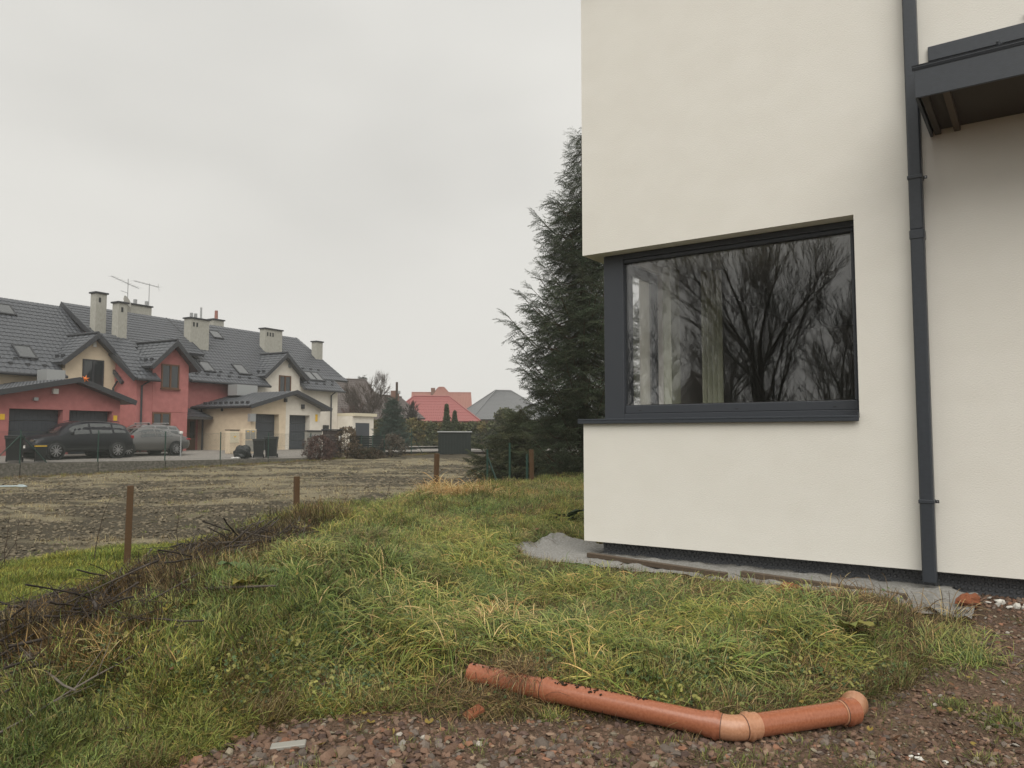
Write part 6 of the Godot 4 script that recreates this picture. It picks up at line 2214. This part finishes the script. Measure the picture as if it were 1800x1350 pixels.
func make_vegetation() -> void:
	var r := RandomNumberGenerator.new()
	r.seed = 92
	var G := [Color(0.150, 0.209, 0.050), Color(0.111, 0.165, 0.042), Color(0.216, 0.273, 0.071), Color(0.043, 0.059, 0.018), Color(0.157, 0.209, 0.083), Color(0.261, 0.298, 0.101)]
	var GY := [Color(0.327, 0.317, 0.095), Color(0.275, 0.285, 0.078), Color(0.405, 0.362, 0.131)]
	var DRY := [Color(0.488, 0.358, 0.168), Color(0.356, 0.243, 0.106), Color(0.238, 0.154, 0.072), Color(0.528, 0.422, 0.216)]
	var BR := [Color(0.070, 0.048, 0.026), Color(0.12, 0.083, 0.044), Color(0.19, 0.135, 0.070)]
	var mixed: Array = G + GY + [BR[0]]
	var mossy: Array = [Color(0.098, 0.117, 0.031), Color(0.156, 0.165, 0.043), Color(0.078, 0.066, 0.029), Color(0.208, 0.184, 0.072)]
	# [small tuft, big patch] of each kind; a patch holds what a dozen tufts would
	var kinds := {
		"short": [tuft(1, 22, 0.03, 0.075, 0.0017, 0.055, 0.9, 0.9, mixed, 3), tuft(2, 22, 0.03, 0.075, 0.0017, 0.06, 1.0, 0.8, mossy + G, 3), tuft(101, 300, 0.03, 0.08, 0.0017, 0.27, 0.95, 0.9, mixed + G, 3), tuft(102, 300, 0.03, 0.08, 0.0017, 0.27, 1.0, 0.8, mossy + G + GY, 3)],
		"mid": [tuft(3, 22, 0.06, 0.16, 0.0020, 0.06, 0.8, 1.7, mixed + [DRY[0]], 4), tuft(4, 20, 0.06, 0.17, 0.0022, 0.06, 0.9, 2.0, G + GY, 4), tuft(103, 260, 0.06, 0.17, 0.0021, 0.27, 0.9, 1.9, mixed + G + [DRY[1]], 4, 0.2), tuft(104, 260, 0.06, 0.16, 0.0021, 0.27, 1.0, 1.8, G + G + GY + [DRY[1], DRY[2]] + BR, 4, 0.2)],
		"long": [tuft(6, 26, 0.16, 0.32, 0.0024, 0.06, 0.7, 2.4, G + GY, 6, 0.5), tuft(7, 26, 0.18, 0.34, 0.0026, 0.06, 0.75, 2.5, G + GY + [DRY[0]], 6, 0.6), tuft(106, 150, 0.15, 0.32, 0.0024, 0.22, 0.8, 2.5, G + GY, 6, 0.7), tuft(107, 150, 0.15, 0.33, 0.0025, 0.22, 0.8, 2.5, G + GY + GY + [DRY[0], DRY[1]], 6, 0.7)],
		"dead": [tuft(9, 34, 0.12, 0.32, 0.0017, 0.08, 0.9, 2.5, BR + [DRY[2]], 6, 0.3), tuft(10, 30, 0.12, 0.28, 0.0018, 0.08, 1.0, 2.3, BR + DRY, 6, 0.2), tuft(109, 150, 0.10, 0.26, 0.0017, 0.2, 1.0, 2.4, BR + BR + DRY, 5, 0.4), tuft(110, 150, 0.10, 0.26, 0.0017, 0.2, 1.0, 2.4, BR + DRY, 5, 0.4)],
		"tan": [tuft(11, 22, 0.22, 0.50, 0.0032, 0.06, 0.5, 1.9, [DRY[0], DRY[3], Color(0.42, 0.26, 0.10), Color(0.34, 0.20, 0.075)], 6, 0.2)],
		"litter": [tuft(12, 26, 0.04, 0.14, 0.0018, 0.11, 1.5, 0.4, BR + BR + DRY, 2), tuft(13, 26, 0.04, 0.14, 0.0018, 0.11, 1.5, 0.4, BR + DRY, 2), tuft(112, 220, 0.04, 0.14, 0.0018, 0.27, 1.5, 0.4, BR + BR + DRY, 2), tuft(113, 220, 0.04, 0.14, 0.0018, 0.27, 1.5, 0.4, BR + BR + DRY + [G[0], G[3]], 2)],
	}
	var where := {}
	var cols := {}
	for k in kinds:
		where[k] = []
		cols[k] = []
		for i in kinds[k].size():
			where[k].append([])
			cols[k].append([])
	var roomy := func(x: float, d: float) -> bool:
		# whether a whole patch fits here
		for k in 6:
			var px := x + 0.3 * cos(TAU * k / 6.0)
			var pd := d + 0.3 * sin(TAU * k / 6.0)
			if gravelly(px, pd) > 0.3 or on_fabric(px, pd) or on_pipe(px, pd): return false
		return true
	var put := func(kind: String, x: float, d: float, s: float, tint: Color, lean: float, lean_dir: float, patch := 0) -> void:
		# patch 0: a tuft; 1: a patch in place of a dozen tufts where there is room
		var i := r.randi() % mini(2, int(kinds[kind].size()))
		if patch == 1 and kinds[kind].size() > 2 and roomy.call(x, d):
			if r.randf() > (0.15 if kind in ["long", "dead"] else 0.085): return
			i += 2
		var up := up_at(x, -d)
		up = (up + Vector3(cos(lean_dir), 0, sin(lean_dir)) * lean).normalized()
		where[kind][i].append(aligned(Vector3(x, H(x, -d) - 0.006, -d), up, r.randf() * TAU if lean < 0.25 else lean_dir + r.randfn(0.0, 0.5), Vector3.ONE * s))
		cols[kind][i].append(tint)
	var brush_at := func(x: float, d: float) -> float:
		# how deep in the heap of branches
		var t := clampf((d - 4.6) / 4.9, 0.0, 1.0)
		var cx := lerpf(-2.95, -2.5, t)
		return exp(-pow((x - cx) / (0.95 - 0.5 * t), 2.0)) * smoothstep(4.15, 4.5, d) * (1.0 - smoothstep(9.5, 10.2, d)) * (0.85 + 0.7 * nz2.get_noise_2d(x * 3.0, d * 3.0))
	# near bank
	var tries := 0
	while tries < 190000:
		tries += 1
		var d := 3.2 + 17.0 * pow(r.randf(), 2.1)
		var x := r.randf_range(-0.72, 0.72) * d
		if x > 4.2: continue
		var g := gravelly(x, d)
		if g > 0.5:
			var ok := r.randf() < 0.012 + 0.18 * smoothstep(0.12, 0.4, nz2.get_noise_2d(x * 3.5 + 80.0, d * 3.5)) * (1.0 if x > 1.6 else 0.2)
			if ok and not on_fabric(x, d) and not on_pipe(x, d): put.call("short", x, d, r.randf_range(0.5, 1.0), Color(1, 1, 1) * r.randf_range(0.7, 1.0), 0.0, 0.0)
			continue
		if on_fabric(x, d) or on_pipe(x, d): continue
		var bk := bankness(x, d)
		if bk < 0.12 and lawny(x, d) < 0.5: continue
		var ft := d - foot(x)
		var patch := nz2.get_noise_2d(x * 1.9, d * 1.9)
		var patch2 := nz2.get_noise_2d(x * 3.3 + 31.0, d * 3.3)
		var bright := r.randf_range(0.78, 1.22) * (1.0 + 0.4 * patch2)
		var tint := Color(bright, bright, bright)
		# drier towards yellow in patches
		if patch > 0.1: tint = Color(bright * 1.14, bright * 1.05, bright * 0.9)
		elif patch < -0.25: tint = Color(bright * 0.85, bright * 0.95, bright * 0.95)
		var br: float = brush_at.call(x, d)
		var down := atan2(1.0, -0.25)   # the bank falls towards the viewer
		if x < -2.0: down = 2.4
		# low in front of the sheet, so that it stays clear
		var hq := (Vector3(x, 0, -d) - HA).dot(HN)
		var hs := (Vector3(x, 0, -d) - HA).dot(HU)
		var low := 0.6 if hs > -0.4 and hq < 1.1 else 1.0
		if bk > 0.12 or ft < 2.0:
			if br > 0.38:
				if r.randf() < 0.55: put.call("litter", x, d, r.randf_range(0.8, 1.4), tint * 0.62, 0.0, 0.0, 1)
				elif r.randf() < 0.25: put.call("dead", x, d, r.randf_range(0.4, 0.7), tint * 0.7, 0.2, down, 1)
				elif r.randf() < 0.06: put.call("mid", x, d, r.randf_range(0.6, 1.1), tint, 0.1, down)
				continue
			var q := r.randf()
			var hump := nz.get_noise_2d(x * 190.0 + 50.0, d * 190.0)
			if hump < -0.12 and d < 9.0:
				# hollows between the hummocks: old thatch and little grass
				if q < 0.45: put.call("litter", x, d, r.randf_range(0.7, 1.2), Color(0.75, 0.75, 0.75), 0.0, 0.0, 1)
				elif q < 0.75: put.call("short", x, d, r.randf_range(0.8, 1.3), tint * 0.85, 0.0, 0.0, 1)
				continue
			var lush := smoothstep(0.25, 0.8, ft) * (1.0 - smoothstep(3.5, 7.0, ft)) * smoothstep(-2.2, -1.2, x)
			if x < -1.0 and d < 5.4:
				if q < 0.60: put.call("short", x, d, r.randf_range(0.8, 1.4), tint, 0.0, 0.0, 1)
				elif q < 0.85: put.call("mid", x, d, r.randf_range(0.5, 0.95), tint, 0.15, down, 1)
				elif q < 0.97: put.call("litter", x, d, r.randf_range(0.5, 1.0), tint, 0.0, 0.0, 1)
			elif q < 0.20 * lush * smoothstep(-0.35, 0.15, patch) and low > 0.9: put.call("long", x, d, r.randf_range(0.6, 1.08), tint, 0.5, down, 1)
			elif q < 0.27 and patch2 < -0.02: put.call("dead", x, d, r.randf_range(0.5, 0.95) * low, tint, 0.3, down, 1)
			elif q < 0.34: put.call("litter", x, d, r.randf_range(0.6, 1.2), tint, 0.0, 0.0, 1)
			elif q < 0.74: put.call("mid", x, d, r.randf_range(0.55, 1.1) * low * (1.0 if ft > 0.2 else 0.6), tint, 0.25, down, 1)
			else: put.call("short", x, d, r.randf_range(0.9, 1.6), tint, 0.0, 0.0, 1)
		else:
			put.call("short", x, d, r.randf_range(0.9, 1.6), Color(tint.r * 1.2, tint.g * 1.1, tint.b * 0.75), 0.0, 0.0, 1)
	# named tufts: where single big clumps stand out
	var big := [["dead", 2.62, 5.42, 0.42, 70, 1.15, 1.9], ["dead", 2.3, 5.5, 0.4, 50, 1.1, 1.6], ["dead", 1.35, 5.9, 0.45, 34, 1.0, 1.6], ["dead", 0.06, 4.62, 0.13, 20, 0.75, 1.9], ["long", -0.15, 5.35, 0.35, 34, 1.1, 1.75], ["tan", -0.12, 5.5, 0.2, 7, 0.75, 1.8], ["tan", -0.55, 5.4, 0.3, 3, 0.6, 2.0], ["dead", 0.75, 6.35, 0.4, 18, 0.8, 1.6], ["dead", 1.1, 6.1, 0.4, 18, 0.8, 1.6], ["dead", 1.75, 5.75, 0.4, 22, 0.85, 1.6], ["dead", 2.0, 5.5, 0.4, 20, 0.85, 1.7], ["dead", 1.3, 4.75, 0.3, 34, 0.85, 1.6], ["long", -0.9, 5.5, 0.6, 60, 1.05, 1.9], ["long", -0.3, 5.45, 0.5, 40, 1.05, 1.8], ["long", -1.4, 5.7, 0.5, 30, 0.9, 2.1], ["long", 0.45, 5.15, 0.4, 26, 0.9, 1.6], ["long", 0.9, 4.9, 0.35, 20, 0.85, 1.5], ["tan", -1.15, 14.2, 0.55, 34, 1.25, 1.2], ["tan", -0.7, 14.0, 0.4, 16, 1.3, 0.6], ["tan", -1.7, 15.8, 0.3, 10, 1.5, 1.2], ["tan", 0.3, 13.5, 0.8, 22, 0.7, 1.2], ["tan", -2.25, 4.5, 0.13, 6, 0.55, 1.2], ["long", -2.35, 4.45, 0.25, 14, 0.7, 1.8], ["tan", -4.2, 7.6, 0.2, 5, 0.7, 2.0], ["mid", 2.75, 5.1, 0.25, 40, 1.2, 1.6], ["mid", 2.85, 4.9, 0.15, 24, 1.0, 1.6], ["mid", 2.95, 5.2, 0.2, 26, 0.9, 1.6], ["dead", -0.5, 11.5, 0.9, 20, 0.9, 1.6], ["dead", 0.3, 10.5, 0.7, 18, 0.9, 1.6], ["tan", 1.55, 16.5, 1.0, 26, 0.7, 1.2], ["mid", 1.2, 18.0, 1.2, 160, 1.3, 1.2], ["dead", -2.1, 9.4, 0.4, 24, 0.8, 2.2], ["long", 0.1, 6.7, 0.3, 16, 0.8, 1.9]]
	for e in big:
		for i in e[4]:
			var x: float = e[1] + r.randfn(0.0, e[3] * 0.5)
			var d: float = e[2] + r.randfn(0.0, e[3] * 0.4)
			if on_fabric(x, d, 0.15): continue
			var bright := r.randf_range(0.8, 1.2)
			put.call(e[0], x, d, e[5] * r.randf_range(0.7, 1.1), Color(bright, bright, bright), 0.5 if e[0] != "tan" else 0.2, e[6])
	# a dead clump flopped over the pipe
	for i in 30:
		var side_ := i % 3   # behind, on and before the pipe
		var px := 0.05 + r.randfn(0.0, 0.06)
		var pz: float = [-4.62, -4.52, -4.42][side_] + r.randfn(0.0, 0.02)
		var p := Vector3(px, H(px, pz) + 0.0 if side_ != 1 else 0.185, pz)
		where["dead"][i % 2].append(aligned(p, (Vector3.UP + Vector3(r.randfn(0, 0.35), 0, [0.5, 0.3, -0.25][side_] + r.randfn(0, 0.2))).normalized(), r.randf() * TAU, Vector3.ONE * r.randf_range(0.5, 0.85)))
		cols["dead"][i % 2].append(Color(1, 1, 1) * r.randf_range(0.8, 1.1))
	# thin straw on the field
	tries = 0
	while tries < 30000:
		tries += 1
		var d := 10.5 + 34.0 * pow(r.randf(), 1.4)
		var x := r.randf_range(-0.75, 0.15) * d
		if bankness(x, d) > 0.2 or lawny(x, d) > 0.5: continue
		var sw := straw(x, d)
		if r.randf() < 0.18 * sw: put.call("litter", x, d, r.randf_range(0.8, 1.6), Color(1.8, 2.0, 2.2) * r.randf_range(0.6, 1.0), 0.0, 0.0)
		elif r.randf() < 0.05 * smoothstep(0.1, 0.4, nz2.get_noise_2d(x * 0.8 + 9.0, d * 0.8)): put.call("short", x, d, r.randf_range(0.8, 1.6), Color(0.9, 0.95, 0.8), 0.0, 0.0)
	# rough grass along the plinth and road edge
	for i in 1500:
		var k := r.randf_range(-8.0, 40.0)
		var p := fence_at(k) + Vector3(0.7828, 0, 0.6223) * (0.15 + absf(r.randfn(0.0, 0.4)))
		put.call("mid" if r.randf() < 0.4 else "litter", p.x, -p.z, r.randf_range(0.8, 1.8), Color(1.0, 0.9, 0.8) * r.randf_range(0.6, 1.0), 0.0, 0.0)
	var said := {"short": ["short_grass", "short mossy grass carpeting bank and lawn", "grass"], "mid": ["bank_grass", "ankle high green grass covering the bank", "grass"], "long": ["long_grass", "long bent over green yellow grass on the bank's face", "grass"], "dead": ["dead_grass", "matted brown dead grass tufts on the bank", "grass"], "tan": ["dry_reed_grass", "tall straw coloured dry grass stalks", "grass"], "litter": ["straw_litter", "brown straw and plant litter lying on the soil", "litter"]}
	for k in kinds:
		var o := thing(said[k][0], said[k][1], said[k][2])
		o.set_meta("kind", "stuff")
		for i in kinds[k].size(): many(kinds[k][i], "tuft", M.grass, o, where[k][i], cols[k][i])
	# small leaved weeds
	var hs := [herb(21, 26, 0.012, 0.10, 0.05, [Color(0.085, 0.13, 0.045), Color(0.13, 0.17, 0.05), Color(0.065, 0.10, 0.04)]), herb(22, 18, 0.018, 0.11, 0.06, [Color(0.075, 0.115, 0.045), Color(0.16, 0.19, 0.05), Color(0.25, 0.24, 0.07), Color(0.10, 0.14, 0.05)])]
	var hw := [[], []]
	var hc := [[], []]
	tries = 0
	while tries < 5200:
		tries += 1
		var d := 4.1 + 5.0 * pow(r.randf(), 2.0)
		var x := r.randf_range(-2.4, 2.9)
		if gravelly(x, d) > 0.3 or on_fabric(x, d) or on_pipe(x, d): continue
		var ft := d - foot(x)
		var dens := 0.05 + 0.75 * exp(-pow((ft - 0.45) / 0.4, 2.0)) * smoothstep(-0.15, 0.2, nz2.get_noise_2d(x * 2.4 + 60.0, d * 2.4))
		if r.randf() > dens: continue
		var k := r.randi() % 2
		hw[k].append(aligned(Vector3(x, H(x, -d) + 0.02, -d), (up_at(x, -d) + Vector3(0, 0, 0.3)).normalized(), r.randf() * TAU, Vector3.ONE * r.randf_range(0.7, 1.35)))
		var g := r.randf_range(0.75, 1.25)
		hc[k].append(Color(g, g, g))
	var ho := thing("ground_ivy", "small round leaved weeds creeping through the bank grass", "weeds")
	ho.set_meta("kind", "stuff")
	for k in 2: many(hs[k], "sprig", M.leaf, ho, hw[k], hc[k])
	# dock and dandelion rosettes
	var docks := [[-1.83, -5.5, 0.30, 0, "broad green dock rosette on the left of the bank"], [-1.78, -5.25, 0.22, 1, "yellowing dock leaves below the green rosette"], [-2.12, -5.05, 0.20, 1, "upright yellow green leaf beside the stick"], [0.72, -10.3, 0.34, 2, "dark green dock plant at the house corner"], [-3.35, -7.55, 0.16, 0, "small green leaves in the middle of the brush heap"], [2.18, -5.15, 0.24, 3, "yellow wilted blades above the pipe's right end"], [0.75, -4.5, 0.13, 0, "green leafy weed just behind the pipe"], [1.75, -4.62, 0.15, 0, "leafy weed behind the right pipe length"], [-0.05, -5.05, 0.16, 1, "yellow leaved weed on the middle of the bank"], [2.05, -5.0, 0.16, 0, "green dandelion rosette near the pipe's right end"]]
	for i in docks.size():
		var e: Array = docks[i]
		var ca: Color = [Color(0.075, 0.115, 0.05), Color(0.16, 0.18, 0.04), Color(0.022, 0.036, 0.018), Color(0.28, 0.25, 0.07)][e[3]]
		var cb: Color = [Color(0.10, 0.15, 0.055), Color(0.30, 0.23, 0.04), Color(0.035, 0.05, 0.022), Color(0.2, 0.22, 0.06)][e[3]]
		var o := thing("dock_plant", e[4], "plant", on(e[0], e[1], 0.03), i * 1.3)
		part(big_leaf(800 + i, 6 if e[3] != 1 else 4, e[2], ca, cb), "leaf_rosette", M.leaf, o)
	# fallen leaves
	var lm := herb(33, 1, 0.045, 0.001, 0.001, [Color(1, 1, 1)])
	var lw := []
	var lc := []
	for i in 420:
		var d := 3.9 + 7.0 * pow(r.randf(), 1.6)
		var x := r.randf_range(-2.6, 3.2)
		if on_fabric(x, d) or on_pipe(x, d): continue
		lw.append(aligned(Vector3(x, H(x, -d) + (0.05 if gravelly(x, d) < 0.5 else 0.012) + 0.03 * r.randf(), -d), (up_at(x, -d) + Vector3(r.randfn(0, 0.3), 0, r.randfn(0, 0.3))).normalized(), r.randf() * TAU, Vector3.ONE * r.randf_range(0.5, 1.2)))
		var c: Color = [Color(0.12, 0.06, 0.03), Color(0.20, 0.10, 0.05), Color(0.30, 0.22, 0.05), Color(0.10, 0.075, 0.06)][r.randi() % 4]
		lc.append(c)
	var lo := thing("fallen_leaves", "brown and yellow fallen leaves scattered over grass and gravel", "leaves")
	lo.set_meta("kind", "stuff")
	many(lm, "leaf", M.leaf, lo, lw, lc)
